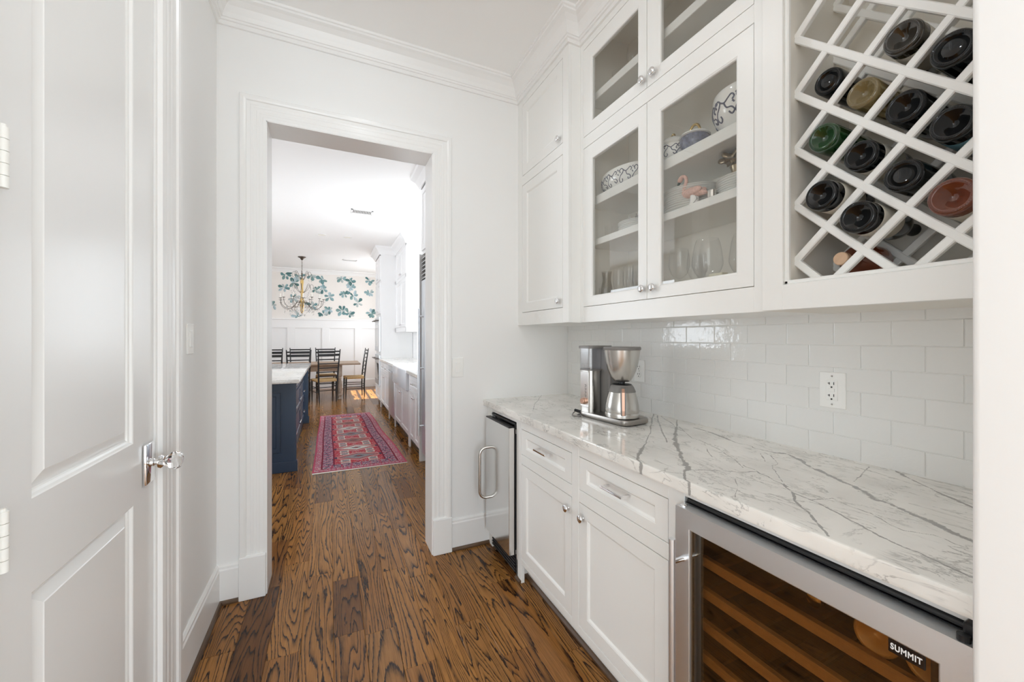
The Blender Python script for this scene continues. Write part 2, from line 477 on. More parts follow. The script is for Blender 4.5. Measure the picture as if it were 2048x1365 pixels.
def link(name, me, material, parent=None, smooth=False, angle=35):
    if material is not None and not me.materials:
        me.materials.append(MATS[material] if isinstance(material, str) else material)
    if smooth:
        me.polygons.foreach_set('use_smooth', [True] * len(me.polygons))
        me.set_sharp_from_angle(angle=R(angle))
    o = bpy.data.objects.new(name, me)
    COL.objects.link(o)
    ORG[o] = Vector((0, 0, 0))
    if parent is not None:
        o.parent = parent
        ORG[o] = ORG[parent].copy()
    return o

def thing(name, label, cat, loc=(0, 0, 0), group=None, rz=0.0):
    o = bpy.data.objects.new(name, None)
    o.empty_display_size = 0.05
    COL.objects.link(o)
    o.location = loc
    o.rotation_euler = (0, 0, rz)
    ORG[o] = Vector(loc)
    o['label'] = label; o['category'] = cat
    if group: o['group'] = group
    return o

def tag(o, label, cat, group=None):
    o['label'] = label; o['category'] = cat
    if group: o['group'] = group
    return o

def rebase(o, loc):
    """move a one-mesh thing's origin to loc"""
    loc = Vector(loc)
    o.data.transform(Matrix.Translation(-loc)); o.location = loc
    return o

def cr(pts, n=4):
    """Catmull-Rom smoothing of a polyline (tuples of any length)"""
    pts = [tuple(q) for q in pts]
    out = []
    for i in range(len(pts) - 1):
        p0 = pts[max(i - 1, 0)]; p1 = pts[i]; p2 = pts[i + 1]; p3 = pts[min(i + 2, len(pts) - 1)]
        for k in range(n):
            t_ = k / n
            out.append(tuple(0.5 * (2 * b_ + (c - a) * t_ + (2 * a - 5 * b_ + 4 * c - d) * t_ ** 2 + (3 * b_ - a - 3 * c + d) * t_ ** 3) for a, b_, c, d in zip(p0, p1, p2, p3)))
    out.append(pts[-1])
    return out

def struct(mb, name, material, **kw):
    o = mb.build(name, material, **kw)
    o['kind'] = 'structure'
    return o

def dup(root, loc, rot=None, label=None):
    def cp(o, parent):
        c = o.copy(); COL.objects.link(c); c.parent = parent
        for ch in list(o.children): cp(ch, c)
        return c
    r = cp(root, None)
    r.location = loc
    if rot is not None: r.rotation_euler = rot
    if label: r['label'] = label
    return r

# ------------------------------------------------------------------ measures of the pantry
XL, XR, YW, YN = -0.51, 1.5380, 2.385, 0.226     # left wall, right wall, doorway wall, near stub
ZC, ZK = 3.0, 3.05                              # pantry ceiling, kitchen ceiling
OX0, OX1, OZ = -0.298, 0.565, 2.436             # cased opening
YF = 11.25                                      # far wall of the dining end
XK = 1.48                                       # kitchen right wall

# ------------------------------------------------------------------ floor with single planks
floor = struct(MB().box((-4.1, -3.6, -0.10), (2.3, YF + 0.1, -0.006)), 'floor', 'oak_floor')
PWID = 0.127
plank_rows = []
rnd = random.Random(11)
def plank(ix, y0, y1):
    x0 = 0.0140 + ix * PWID
    c = Vector((x0 + PWID / 2, (y0 + y1) / 2, 0))
    g = 0.0004
    mb = MB()
    hw, hl, ch = PWID / 2 - g, (y1 - y0) / 2 - g, 0.0012
    top = [(-hw + ch, -hl + ch, 0), (hw - ch, -hl + ch, 0), (hw - ch, hl - ch, 0), (-hw + ch, hl - ch, 0)]
    mid = [(-hw, -hl, -ch), (hw, -hl, -ch), (hw, hl, -ch), (-hw, hl, -ch)]
    bot = [(-hw, -hl, -0.006), (hw, -hl, -0.006), (hw, hl, -0.006), (-hw, hl, -0.006)]
    mb.loops([bot, mid, top], True, False, True)
    o = mb.build('plank', 'oak_floor', floor)
    o.location = c
# joints read off the photograph for the boards in front of the camera, random lengths elsewhere
JOINTS = {-4: [1.2, 2.0], -3: [1.62, 2.42], -2: [1.88, 2.62, 3.4], -1: [1.25, 2.44, 3.5], 0: [1.9, 2.34, 3.16, 3.7],
          1: [1.86, 2.9, 3.6], 2: [1.6, 2.32, 3.1], 3: [1.35, 2.2, 2.8], 4: [1.75, 2.5, 3.3], 5: [1.5, 2.1]}
for ix in range(-12, 13):
    x = 0.014 + ix * PWID
    if x + PWID < -1.45 or x > 1.5: continue
    y = 0.2 if -5 <= ix <= 7 else 2.5
    ys = [y]
    for j in JOINTS.get(ix, []):
        if j > ys[-1] + 0.15: ys.append(j)
    while ys[-1] < YF:
        ys.append(ys[-1] + rnd.uniform(0.45, 1.35))
    ys[-1] = YF
    for a, b_ in zip(ys, ys[1:]):
        if b_ < 2.5 and not (-5 <= ix <= 7): continue
        plank(ix, a, b_)

# ------------------------------------------------------------------ walls and ceilings
# doorway wall
mb = MB()
mb.box((-4.1, YW, 0), (OX0, 2.545, 3.1)); mb.box((OX1, YW, 0), (1.7, 2.545, 3.1)); mb.box((OX0, YW, OZ), (OX1, 2.545, 3.1))
struct(mb, 'wall_back', 'wall_paint')
# pantry left wall with the closet door opening
DY0, DY1, DZ = 0.957, 1.628, 2.44
mb = MB()
mb.box((XL - 0.12, 0.72, 0), (XL, DY0 - 0.02, 3.1)); mb.box((XL - 0.12, DY1 + 0.02, 0), (XL, YW, 3.1)); mb.box((XL - 0.12, DY0 - 0.02, DZ + 0.02), (XL, DY1 + 0.02, 3.1))
struct(mb, 'wall_left', 'wall_paint')
wall_right = struct(MB().box((XR, -0.02, 0), (1.66, YW, 3.1)), 'wall_right', 'grout')
# near stub whose jamb closes the picture on the right
mb = MB().box((0.79, -0.12, 0), (1.66, YN, 3.1), 0.009, 3)
struct(mb, 'wall_near', 'trim_paint', smooth=True)
struct(MB().box((-4.1, 0.60, 0), (XL - 0.12, 0.72, 3.1)), 'wall_near_left', 'wall_paint')  # unseen return, set back so the added side fill reaches the cabinets
struct(MB().box((-4.2, -0.02, ZC), (1.7, YW, 3.12)), 'ceiling', 'ceiling_paint')
# unseen room behind the camera, laid out to let the added fill in
mb = MB()
mb.box((-4.1, -3.6, 0), (2.3, -3.5, 0.1)); mb.box((-4.1, -3.6, 2.3), (2.3, -3.5, 3.1)); mb.box((-4.1, -3.6, 0.1), (-1.4, -3.5, 2.3)); mb.box((1.6, -3.6, 0.1), (2.3, -3.5, 2.3))
struct(mb, 'wall_rear', 'wall_paint')
struct(MB().box((-4.2, -3.6, 0), (-4.1, 0.72, 3.1)), 'wall_rear_left', 'wall_paint')
struct(MB().box((2.2, -3.6, 0), (2.3, -0.02, 3.1)), 'wall_rear_right', 'wall_paint')
struct(MB().box((-4.2, -3.6, ZC), (2.3, -0.02, 3.12)), 'ceiling_rear', 'ceiling_paint')
# kitchen
def wall_x(name, x0, x1, ya, yb, openings, m):
    mb = MB(); y = ya
    for (a, b_, z0, z1) in openings:
        mb.box((x0, y, 0), (x1, a, 3.15)); mb.box((x0, a, 0), (x1, b_, z0)); mb.box((x0, a, z1), (x1, b_, 3.15)); y = b_
    mb.box((x0, y, 0), (x1, yb, 3.15))
    return struct(mb, name, m)
wall_x('wall_kitchen_right', XK, XK + 0.14, 2.545, YF, [(4.95, 6.25, 1.12, 2.4), (9.0, 10.6, 0.9, 2.6)], 'kitchen_white')
wall_x('wall_kitchen_left', -4.1, -4.0, 2.545, YF, [(4.4, 5.9, 0.9, 2.5), (6.5, 8.0, 0.9, 2.5)], 'kitchen_white')
wall_far = struct(MB().box((-4.1, YF, 0), (1.7, YF + 0.1, 3.15)), 'wall_far', 'wallpaper')
struct(MB().box((-4.1, 2.545, ZK), (1.60, YF + 0.1, 3.17)), 'ceiling_kitchen', 'ceiling_paint')

def window(name, x, ya, yb, z0, z1, ny, nz):
    mb = MB()
    t = 0.03
    for (a, b_, c, d) in ((ya, yb, z0, z0 + t), (ya, yb, z1 - t, z1), (ya, ya + t, z0, z1), (yb - t, yb, z0, z1)):
        mb.box((x - 0.03, a, c), (x + 0.03, b_, d))
    for i in range(1, ny):
        y = ya + (yb - ya) * i / ny; mb.box((x - 0.02, y - 0.018, z0), (x + 0.02, y + 0.018, z1))
    for i in range(1, nz):
        z = z0 + (z1 - z0) * i / nz; mb.box((x - 0.02, ya, z - 0.012), (x + 0.02, yb, z + 0.012))
    o = struct(mb, name, 'trim_paint')
    MB().box((x - 0.002, ya, z0), (x + 0.002, yb, z1)).build('pane', 'window_glass', o)
window('window_1', XK + 0.09, 9.0, 10.6, 0.9, 2.6, 2, 4)
window('window_2', XK + 0.09, 4.95, 6.25, 1.12, 2.4, 2, 3)
window('window_3', -4.04, 4.4, 5.9, 0.9, 2.5, 2, 3)
window('window_4', -4.04, 6.5, 8.0, 0.9, 2.5, 2, 3)

# ------------------------------------------------------------------ trim of the cased opening
CAS = [(0.0, -0.004), (0.0, 0.014), (0.012, 0.0165), (0.015, 0.015), (0.028, 0.015), (0.031, 0.0165), (0.040, 0.0165), (0.043, 0.015), (0.054, 0.015), (0.057, 0.0165), (0.066, 0.0165),
       (0.070, 0.015), (0.084, 0.017), (0.088, 0.023), (0.096, 0.026), (0.110, 0.026), (0.115, 0.022), (0.115, -0.004)]
mb = MB().casing(lambda u, v, h: Vector((u, YW - h, v)), OX0, OX1, OZ, 0.215, CAS)
struct(mb, 'trim_1', 'trim_paint')
mb = MB()
for a, b_ in ((OX0 - 0.117, OX0 - 0.0), (OX1 + 0.0, OX1 + 0.117)):
    mb.box((a, YW - 0.031, 0), (b_, YW + 0.004, 0.215), 0.004, 2)
struct(mb, 'trim_2', 'trim_paint')
# jamb lining with a stop bead
mb = MB()
mb.box((OX0 - 0.012, YW - 0.012, 0), (OX0 + 0.004, 2.557, OZ)); mb.box((OX1 - 0.004, YW - 0.012, 0), (OX1 + 0.012, 2.557, OZ)); mb.box((OX0, YW - 0.012, OZ - 0.004), (OX1, 2.557, OZ + 0.012))
struct(mb, 'trim_3', 'trim_paint')
# baseboards with a stained shoe
BP = [(0, 0), (0.016, 0), (0.016, 0.165), (0.012, 0.172), (0.012, 0.182), (0.006, 0.19), (0, 0.19)]
SH = [(0.012, 0), (0.030, 0), (0.030, 0.008), (0.024, 0.017), (0.012, 0.019)]
def base(name, path, shoe=True, m='trim_paint'):
    o = struct(MB().sweep(path, BP), name, m)
    if shoe: MB().sweep(path, SH).build('shoe_moulding', 'shoe_wood', o)
base('baseboard_left', [(OX0 - 0.117, YW), (XL, YW), (XL, DY1 + 0.175)])
base('baseboard_back', [(1.5, YW), (OX1 + 0.117, YW)])
# crown along left wall, doorway wall and the cabinet fronts
CR = [(0, 2.875), (0.012, 2.875), (0.014, 2.893), (0.022, 2.895), (0.024, 2.903), (0.030, 2.905), (0.036, 2.925), (0.052, 2.952), (0.072, 2.970), (0.088, 2.976), (0.090, 2.985), (0.098, 2.987), (0.098, 3.0), (0, 3.0)]
struct(MB().sweep([(1.183, YN), (1.183, 0.765), (1.22, 0.765), (1.22, 1.768), (1.145, 1.768), (1.145, YW), (XL, YW), (XL, 0.72)], CR), 'trim_4', 'trim_paint')

# ------------------------------------------------------------------ closet door on the left wall
door = struct(MB().panel((XL - 0.004, 0, 0), Y, Z, -X, DY0, DY1, 0.012, DZ, 0.036,
    [(1.061, 1.487, 0.25, 0.836), (1.061, 1.487, 1.014, 2.30)],
    [(0.003, 0.002), (0.006, 0.007), (0.011, 0.009), (0.013, 0.013), (0.018, 0.013), (0.042, 0.0045), (0.044, 0.003)]), 'door_1', 'door_paint')
for zc in (1.625, 0.975, 0.2, 2.25):
    h = MB()
    for k in range(5):
        z0 = zc - 0.052 + k * 0.0208
        h.cyl((XL + 0.008, DY0 + 0.008, z0), (XL + 0.008, DY0 + 0.008, z0 + 0.0196), 0.0075, n=14)
    h.cyl((XL + 0.008, DY0 + 0.008, zc - 0.05), (XL + 0.008, DY0 + 0.008, zc + 0.056), 0.0045, n=10)
    h.build('hinge', 'hinge_ivory', door, smooth=True)
hd = MB()
ky, kz = 1.580, 0.932
hd.box((XL - 0.004, ky - 0.034, kz - 0.062), (XL + 0.006, ky + 0.034, kz + 0.062), 0.004, 2)
plate = hd.build('door_handle', 'chrome', door, smooth=True)
MB().lathe([(0.013, 0.0), (0.012, 0.008), (0.009, 0.010), (0.009, 0.018), (0.019, 0.020), (0.021, 0.025), (0.017, 0.030), (0.012, 0.032)], (XL + 0.006, ky, kz), 20, X).build('collar', 'chrome', plate, smooth=True)
MB().lathe([(0.012, 0.0), (0.015, 0.006), (0.0265, 0.020), (0.0285, 0.030), (0.024, 0.042), (0.012, 0.047)], (XL + 0.037, ky, kz), 8, X).build('crystal_knob', 'crystal', plate)
# door casing
CAS2 = [(d, h) for d, h in CAS]
mb = MB().casing(lambda u, v, h: Vector((XL + h, u, v)), DY0 - 0.02, DY1 + 0.02, DZ + 0.02, 0.0, [(d * 1.35, h) for d, h in CAS])
struct(mb, 'trim_5', 'trim_paint')
mb = MB()
mb.box((XL - 0.115, DY1 + 0.003, 0), (XL + 0.001, DY1 + 0.021, DZ + 0.02)); mb.box((XL - 0.115, DY0 - 0.021, 0), (XL + 0.001, DY0 - 0.003, DZ + 0.02)); mb.box((XL - 0.115, DY0 - 0.021, DZ + 0.003), (XL + 0.001, DY1 + 0.021, DZ + 0.022))
mb.box((XL - 0.115, DY1 - 0.008, 0), (XL - 0.046, DY1 + 0.004, DZ))
struct(mb, 'trim_6', 'trim_paint')

# ------------------------------------------------------------------ light switches and outlets
def rocker(name, label, f, u, v):
    """f(u, v, h) maps a wall plane to the world"""
    def bx(mb, a, b_, c, d, h0, h1, bev=0):
        p, q = f(a, c, h0), f(b_, d, h1)
        lo = Vector([min(i, j) for i, j in zip(p, q)]); hi = Vector([max(i, j) for i, j in zip(p, q)])
        return mb.box(lo, hi, bev)
    t = thing(name, label, 'light switch', f(u, v, 0))
    bx(MB(), u - 0.037, u + 0.037, v - 0.06, v + 0.06, -0.001, 0.006, 0.002).build('plate', 'outlet_white', t)
    bx(MB(), u - 0.017, u + 0.017, v - 0.033, v + 0.033, 0.005, 0.009, 0.0015).build('rocker', 'outlet_white', t)
    return t
rocker('light_switch', 'white rocker light switch on the wall right of the cased opening', lambda u, v, h: Vector((u, YW - h, v)), 0.725, 1.133)
rocker('light_switch', 'white rocker light switch on the left wall beyond the panelled door', lambda u, v, h: Vector((XL + h, u, v)), 1.968, 1.314)

def outlet(label, y, z, gfci):
    xo = 1.535
    t = thing('wall_outlet', label, 'outlet', (xo, y, z))
    MB().box((xo - 0.006, y - 0.0385, z - 0.060), (xo + 0.001, y + 0.0385, z + 0.060), 0.002).build('plate', 'outlet_white', t)
    if gfci:
        MB().box((xo - 0.0085, y - 0.017, z - 0.034), (xo - 0.005, y + 0.017, z + 0.034), 0.001).build('socket', 'outlet_white', t)
        MB().box((xo - 0.0105, y - 0.009, z - 0.006), (xo - 0.008, y + 0.009, z + 0.006), 0.0008).build('test_button', 'outlet_white', t)
        cs = (z + 0.019, z - 0.021)
    else:
        cs = (z + 0.02, z - 0.02)
        for c in cs:
            MB().lathe([(0.0165, 0), (0.0165, 0.0025), (0.014, 0.0035)], (xo - 0.0055, y, c), 20, -X).build('socket', 'outlet_white', t)
    for c in cs:
        s = MB()
        xf = xo - (0.0088 if gfci else 0.0093)
        s.box((xf - 0.0006, y - 0.0075, c - 0.0005), (xf + 0.002, y - 0.0055, c + 0.0085)); s.box((xf - 0.0006, y + 0.0055, c - 0.0005), (xf + 0.002, y + 0.0075, c + 0.0075))
        if gfci: s.box((xf - 0.0006, y + 0.0055, c + 0.003), (xf + 0.002, y + 0.011, c + 0.005))
        s.cyl((xf - 0.0006, y, c - 0.0085), (xf + 0.002, y, c - 0.0085), 0.0028, n=10)
        s.build('slot', 'slot_dark', t)
    for c in (z + 0.047, z - 0.047) if gfci else (z,):
        MB().lathe([(0.0032, 0), (0.0032, 0.0012), (0.002, 0.002)], (xo - 0.0055, y, c), 10, -X).build('screw', 'nickel', t)
outlet('white ground-fault outlet on the tiled backsplash above the open counter', 0.752, 1.143, True)
outlet('white duplex outlet on the backsplash partly hidden behind the coffee maker', 1.662, 1.138, False)

# ------------------------------------------------------------------ backsplash tiles, one object each
def tile_mesh(w, h):
    mb = MB()
    hw, hh, b1 = w / 2, h / 2, 0.0022
    rings = []
    for ins, d in ((0, 0.006), (0, 0.0012), (b1 * 0.4, 0.0004), (b1 * 1.4, 0.0)):
        rings.append([(d, -hw + ins, -hh + ins), (d, hw - ins, -hh + ins), (d, hw - ins, hh - ins), (d, -hw + ins, hh - ins)])
    mb.loops(rings, True, False, True)
    me = mb.mesh('tile'); me.materials.append(MATS['glazed_tile'])
    return me
TW, TH, G = 0.1505, 0.0752, 0.0017
TM = {}
for r in range(-1, 7):
    z1 = 1.3702 - r * TH + (0.0 if r >= 0 else 0.0)
    z0 = z1 - TH
    if r == -1: z0, z1 = 1.3702, 1.42
    z0 = max(z0, 0.9215)
    yj = 1.5035 if r % 2 == 0 else 1.4285
    k = math.floor((YN - yj) / TW)
    y = yj + k * TW
    while y < YW:
        a, b_ = max(y, YN + 0.002), min(y + TW, YW - 0.002)
        if b_ - a > 0.012:
            key = (round(b_ - a, 4), round(z1 - z0, 4))
            if key not in TM: TM[key] = tile_mesh(key[0] - G, key[1] - G)
            o = link('tile', TM[key], None, wall_right)
            o.location = (1.535, (a + b_) / 2, (z0 + z1) / 2)
            o.rotation_euler = (0, rnd.uniform(-0.004, 0.004), rnd.uniform(-0.004, 0.004))
        y += TW

# ------------------------------------------------------------------ countertop
VEINS=[
 [(1.518,1.393,3),(1.387,1.276,6),(1.268,1.172,10),(1.173,1.081,12),(1.116,1.020,8),(1.060,0.954,8),(1.012,0.895,11),(0.992,0.867,11),(0.955,0.848,6),(0.903,0.799,3),(0.885,0.759,2)],
 [(1.541,1.565,3),(1.399,1.435,5),(1.256,1.294,2.5),(1.130,1.183,2),(1.055,1.120,2),(0.997,1.074,10),(0.956,1.040,9),(0.910,0.999,4),(0.885,0.944,3)],
 [(1.524,1.499,2),(1.419,1.317,2)],
 [(1.413,1.286,1.5),(1.302,1.121,1.5),(1.299,1.071,1.5),(1.247,0.945,2),(1.193,0.856,1.5),(1.148,0.800,1.5)],
 [(1.457,1.244,4),(1.453,1.173,8),(1.427,1.081,8),(1.396,1.002,4),(1.405,0.959,2),(1.386,0.916,2),(1.394,0.884,3),(1.395,0.857,9),(1.414,0.841,8),(1.418,0.827,5),(1.392,0.777,9),(1.344,0.720,6),(1.307,0.648,7)],
 [(1.337,0.697,6),(1.304,0.640,6),(1.277,0.588,9),(1.259,0.549,9),(1.215,0.505,10),(1.215,0.476,9),(1.193,0.432,11),(1.183,0.404,10),(1.164,0.367,9),(1.144,0.328,11),(1.134,0.308,11)],
 [(0.987,0.854,2),(1.018,0.839,2),(1.066,0.807,1.5),(1.103,0.775,3),(1.152,0.758,2),(1.130,0.703,2),(1.113,0.660,2.5),(1.076,0.615,4),(1.031,0.587,3),(0.996,0.540,3),(0.941,0.485,3),(0.907,0.453,2)],
 [(1.038,0.830,1.2),(1.023,0.788,1.2),(1.057,0.737,1.2),(1.078,0.701,1.2),(1.081,0.667,1.2),(1.088,0.640,1.2)],
 [(1.171,0.816,1.5),(1.156,0.761,1.5)],
 [(1.079,0.615,2),(1.068,0.554,2),(1.030,0.474,2.5),(1.013,0.437,2.5),(0.998,0.396,2.5),(0.990,0.359,2.5),(0.983,0.326,2.5),(0.968,0.278,3),(0.964,0.261,3)],
 [(1.075,0.570,1.2),(1.130,0.555,1.2),(1.115,0.504,1.2),(1.114,0.469,1.2),(1.116,0.443,1.2),(1.134,0.411,1.2)],
 [(1.111,0.470,1.2),(1.074,0.401,1.4),(1.105,0.366,1.2),(1.094,0.314,1.2)],
 [(1.535,0.591,2),(1.504,0.562,6),(1.483,0.538,3),(1.440,0.483,2),(1.406,0.443,5),(1.372,0.394,6),(1.353,0.367,6)],
 [(1.507,0.642,1.5),(1.376,0.607,1.5),(1.316,0.595,1)],
 [(1.366,0.877,1.2),(1.352,0.844,1.2),(1.285,0.780,1.5),(1.247,0.775,1.2)],
 [(1.240,0.768,1.3),(1.192,0.729,1.5),(1.140,0.681,1.5),(1.108,0.646,1.5)],
 [(1.226,0.990,1.5),(1.158,0.915,1.2)],
 [(1.344,0.874,1.5),(1.269,0.810,1.5)],
 [(1.036,0.746,1),(0.972,0.693,1),(0.917,0.660,1)],
 [(1.349,2.413,1.5),(1.115,2.094,1.6),(1.000,1.898,1.5)],
 [(1.518,1.518,3),(1.273,1.247,4),(1.162,1.114,2)],
]

def vein_attr(me):
    n = len(me.vertices)
    co = np.empty(n * 3, np.float32); me.vertices.foreach_get('co', co)
    P = co.reshape(-1, 3)[:, :2]
    out = np.full(n, 9.0, np.float32)
    for v in VEINS:
        # break long straight runs with a small wander
        pts = []
        for (a, b_) in zip(v, v[1:]):
            for t in (0, 0.34, 0.67):
                k = 0.004 if t else 0
                pts.append((a[0] + (b_[0] - a[0]) * t + rnd.uniform(-k, k), a[1] + (b_[1] - a[1]) * t + rnd.uniform(-k, k), a[2] + (b_[2] - a[2]) * t))
        pts.append(v[-1])
        for a, b_ in zip(pts, pts[1:]):
            A = np.array(a[:2], np.float32); D = np.array(b_[:2], np.float32) - A
            m = (P[:, 0] > min(a[0], b_[0]) - 0.06) & (P[:, 0] < max(a[0], b_[0]) + 0.06) & (P[:, 1] > min(a[1], b_[1]) - 0.06) & (P[:, 1] < max(a[1], b_[1]) + 0.06)
            if not m.any(): continue
            Q = P[m] - A
            t = np.clip((Q @ D) / max(1e-9, float(D @ D)), 0, 1)
            d = np.linalg.norm(Q - t[:, None] * D, axis=1)
            w = (a[2] + (b_[2] - a[2]) * t) * 0.00068 + 0.0006
            out[m] = np.minimum(out[m], d / w)
    at = me.attributes.new('vein', 'FLOAT', 'POINT')
    at.data.foreach_set('value', np.clip(out, 0, 9))

def counter_mesh(name, x0, x1, y0, y1, z0, z1, step):
    xs = list(np.arange(x0 + 0.006, x1, step)) + [x1]
    sec = [(x1, z0), (x0 + 0.003, z0), (x0 + 0.0008, z0 + 0.0008), (x0, z0 + 0.003)] + [(x0, z0 + 0.003 + (z1 - z0 - 0.007) * k / 6) for k in range(1, 7)] + [(x0 + 0.0012, z1 - 0.0012), (x0 + 0.004, z1)] + [(x, z1) for x in xs]
    ny = int((y1 - y0) / step) + 1
    ys = np.linspace(y0, y1, ny)
    ns = len(sec)
    S = np.array(sec, np.float32)
    V = np.empty((ny, ns, 3), np.float32)
    V[:, :, 0] = S[None, :, 0]; V[:, :, 2] = S[None, :, 1]; V[:, :, 1] = ys[:, None]
    i = np.arange(ny - 1)[:, None] * ns + np.arange(ns - 1)[None, :]
    F = np.stack([i, i + 1, i + ns + 1, i + ns], -1).reshape(-1, 4)
    me = bpy.data.meshes.new(name)
    me.vertices.add(ny * ns); me.vertices.foreach_set('co', V.reshape(-1))
    me.loops.add(F.size); me.loops.foreach_set('vertex_index', F.reshape(-1).astype(np.int32))
    me.polygons.add(len(F)); me.polygons.foreach_set('loop_start', np.arange(0, F.size, 4, dtype=np.int32))
    me.update(calc_edges=True)
    return me
ZT = 0.9215
me = counter_mesh('countertop', 0.897, 1.540, YN, YW, 0.884, ZT, 0.0026)
vein_attr(me)
ct = link('countertop', me, 'marble', None, True)
tag(ct, 'polished white marble countertop with grey veins along the tiled wall', 'countertop')
rebase(ct, (1.2, 1.3, 0.884))

# ------------------------------------------------------------------ cabinet hardware
def knob(p, parent, s=1.2):
    """round chrome knob, axis towards -x"""
    MB().lathe([(0.0055 * s, 0), (0.0055 * s, 0.002), (0.0042 * s, 0.004), (0.004 * s, 0.011), (0.0075 * s, 0.014), (0.0135 * s, 0.0165), (0.0142 * s, 0.020), (0.012 * s, 0.0235), (0.006 * s, 0.0255)], p, 18, -X).build('knob', 'chrome', parent, smooth=True, angle=60)
def pull(p, parent, w=0.105):
    mb = MB()
    for s in (-1, 1):
        mb.box((p[0] - 0.032, p[1] + s * w / 2 - 0.0045, p[2] - 0.0045), (p[0] + 0.001, p[1] + s * w / 2 + 0.0045, p[2] + 0.0045), 0.001)
    mb.box((p[0] - 0.038, p[1] - w / 2 - 0.005, p[2] - 0.005), (p[0] - 0.029, p[1] + w / 2 + 0.005, p[2] + 0.005), 0.002, 2)
    mb.build('pull', 'chrome', parent)
SHAKER = [(0.0015, 0.0012), (0.004, 0.0015), (0.010, 0.0075), (0.012, 0.008)]
def shaker(parent, kind, x, y0, y1, z0, z1, st, rl, thick=0.019, m='cabinet_paint'):
    return MB().panel((x, 0, 0), Y, Z, X, y0, y1, z0, z1, thick, [(y0 + st, y1 - st, z0 + rl, z1 - rl)], SHAKER).build(kind, m, parent)

# ------------------------------------------------------------------ base cabinet run
XB = 0.93
t = thing('base_cabinet', 'off-white inset base cabinet with two drawers over two doors under the marble counter', 'cabinet', (1.2, 1.38, 0))
mb = MB()   # carcass
mb.box((XB + 0.022, 0.825, 0.105), (1.535, 1.957, 0.880))
mb.box((XB, 1.943, 0.0), (1.50, 1.957, 0.105))
mb.build('carcass', 'cabinet_paint', t)
fr = MB()
e = 0.0012
def rail(y0, y1, z0, z1): fr.box((XB, y0, z0), (XB + 0.021, y1, z1), e)
rail(1.8995, 1.957, 0.0, 0.884)                 # stile by the ice maker, down to the floor
rail(0.826, 0.886, 0.105, 0.884)                # stile by the wine cooler
rail(1.360, 1.411, 0.105, 0.884)
for a, b_ in ((1.411, 1.8995), (0.886, 1.360)):
    rail(a, b_, 0.831, 0.884); rail(a, b_, 0.644, 0.694); rail(a, b_, 0.105, 0.134)
rail(2.312, YW, 0.0, 0.884)                     # filler at the doorway wall
rail(1.957, 2.312, 0.853, 0.884); rail(YN, 0.826, 0.862, 0.884)
fr.build('face_frame', 'cabinet_paint', t)
g = 0.0028
for i, (a, b_) in enumerate(((1.411, 1.8995), (0.886, 1.360))):
    d = shaker(t, 'drawer', XB + 0.001, a + g, b_ - g, 0.694 + g, 0.831 - g, 0.05, 0.036)
    yc = (a + b_) / 2
    pull((XB + 0.002, 1.640 if i == 0 else 1.117, 0.775), d)
    d = shaker(t, 'door', XB + 0.001, a + g, b_ - g, 0.134 + g, 0.644 - g, 0.053, 0.053)
    knob((XB + 0.002, a + 0.028 if i == 0 else b_ - 0.030, 0.588), d)
MB().box((XB + 0.06, 0.826, 0.0), (XB + 0.075, 1.943, 0.105)).build('toe_kick', 'cabinet_paint', t)
mb = MB().sweep([(XB + 0.058, 0.826), (XB + 0.058, 1.941), (XB - 0.002, 1.941)], [(-0.002, 0), (0.014, 0), (0.014, 0.01), (0.006, 0.018), (-0.002, 0.018)])
mb.sweep([(XB, 1.90), (XB, 1.957)], [(0, 0), (0.012, 0), (0.012, 0.01), (0.005, 0.016), (0, 0.016)])
mb.build('shoe_moulding', 'shoe_wood', t)

# ------------------------------------------------------------------ undercounter ice maker
t = thing('ice_maker', 'narrow stainless undercounter ice maker with a mirror-bright door by the doorway wall', 'ice maker', (1.2, 2.13, 0))
mb = MB().box((XB + 0.02, 1.962, 0.02), (1.50, 2.307, 0.84))
mb.build('housing', 'black_plastic', t)
mb = MB().box((XB - 0.006, 1.962, 0.835), (XB + 0.05, 2.307, 0.848), 0.002); mb.box((XB - 0.006, 1.9605, 0.12), (XB + 0.03, 1.9675, 0.84))
mb.build('gasket_frame', 'black_plastic', t)
dr = MB().box((0.889, 1.966, 0.122), (0.922, 2.318, 0.822), 0.0015).build('door', 'stainless_door', t)
MB().box((0.888, 1.968, 0.8215), (0.9225, 2.316, 0.829), 0.002).build('top_cap', 'black_plastic', dr)
for z0 in (0.79, 0.128):
    MB().box((0.926, 1.960, z0), (0.936, 1.972, z0 + 0.024)).build('hinge', 'chrome', dr)
hy = 2.276
pts = [(0.889, hy, 0.642), (0.874, hy, 0.642)]
for k in range(1, 9): a = R(90 * k / 9); pts.append((0.874 - 0.042 * math.sin(a), hy, 0.600 + 0.042 * math.cos(a)))
pts += [(0.832, hy, 0.600), (0.832, hy, 0.376)]
for k in range(1, 9): a = R(90 * k / 9); pts.append((0.874 - 0.042 * math.cos(a), hy, 0.376 - 0.042 * math.sin(a)))
pts += [(0.874, hy, 0.334), (0.889, hy, 0.334)]
MB().tube(pts, 0.0088, 14).build('handle', 'brushed_steel', dr, smooth=True, angle=60)
gr = MB().box((XB + 0.004, 1.964, 0.018), (XB + 0.02, 2.305, 0.112)).build('grille', 'black_plastic', t)
for k in range(5):
    z = 0.024 + k * 0.017
    MB().box((XB - 0.006, 1.966, z), (XB + 0.006, 2.303, z + 0.010), 0.002).build('louvre', 'black_plastic', gr)
MB().lathe([(0.014, 0), (0.014, 0.006), (0.008, 0.008), (0.008, 0.022)], (XB + 0.02, 2.285, 0), 12).build('foot', 'nickel', t)

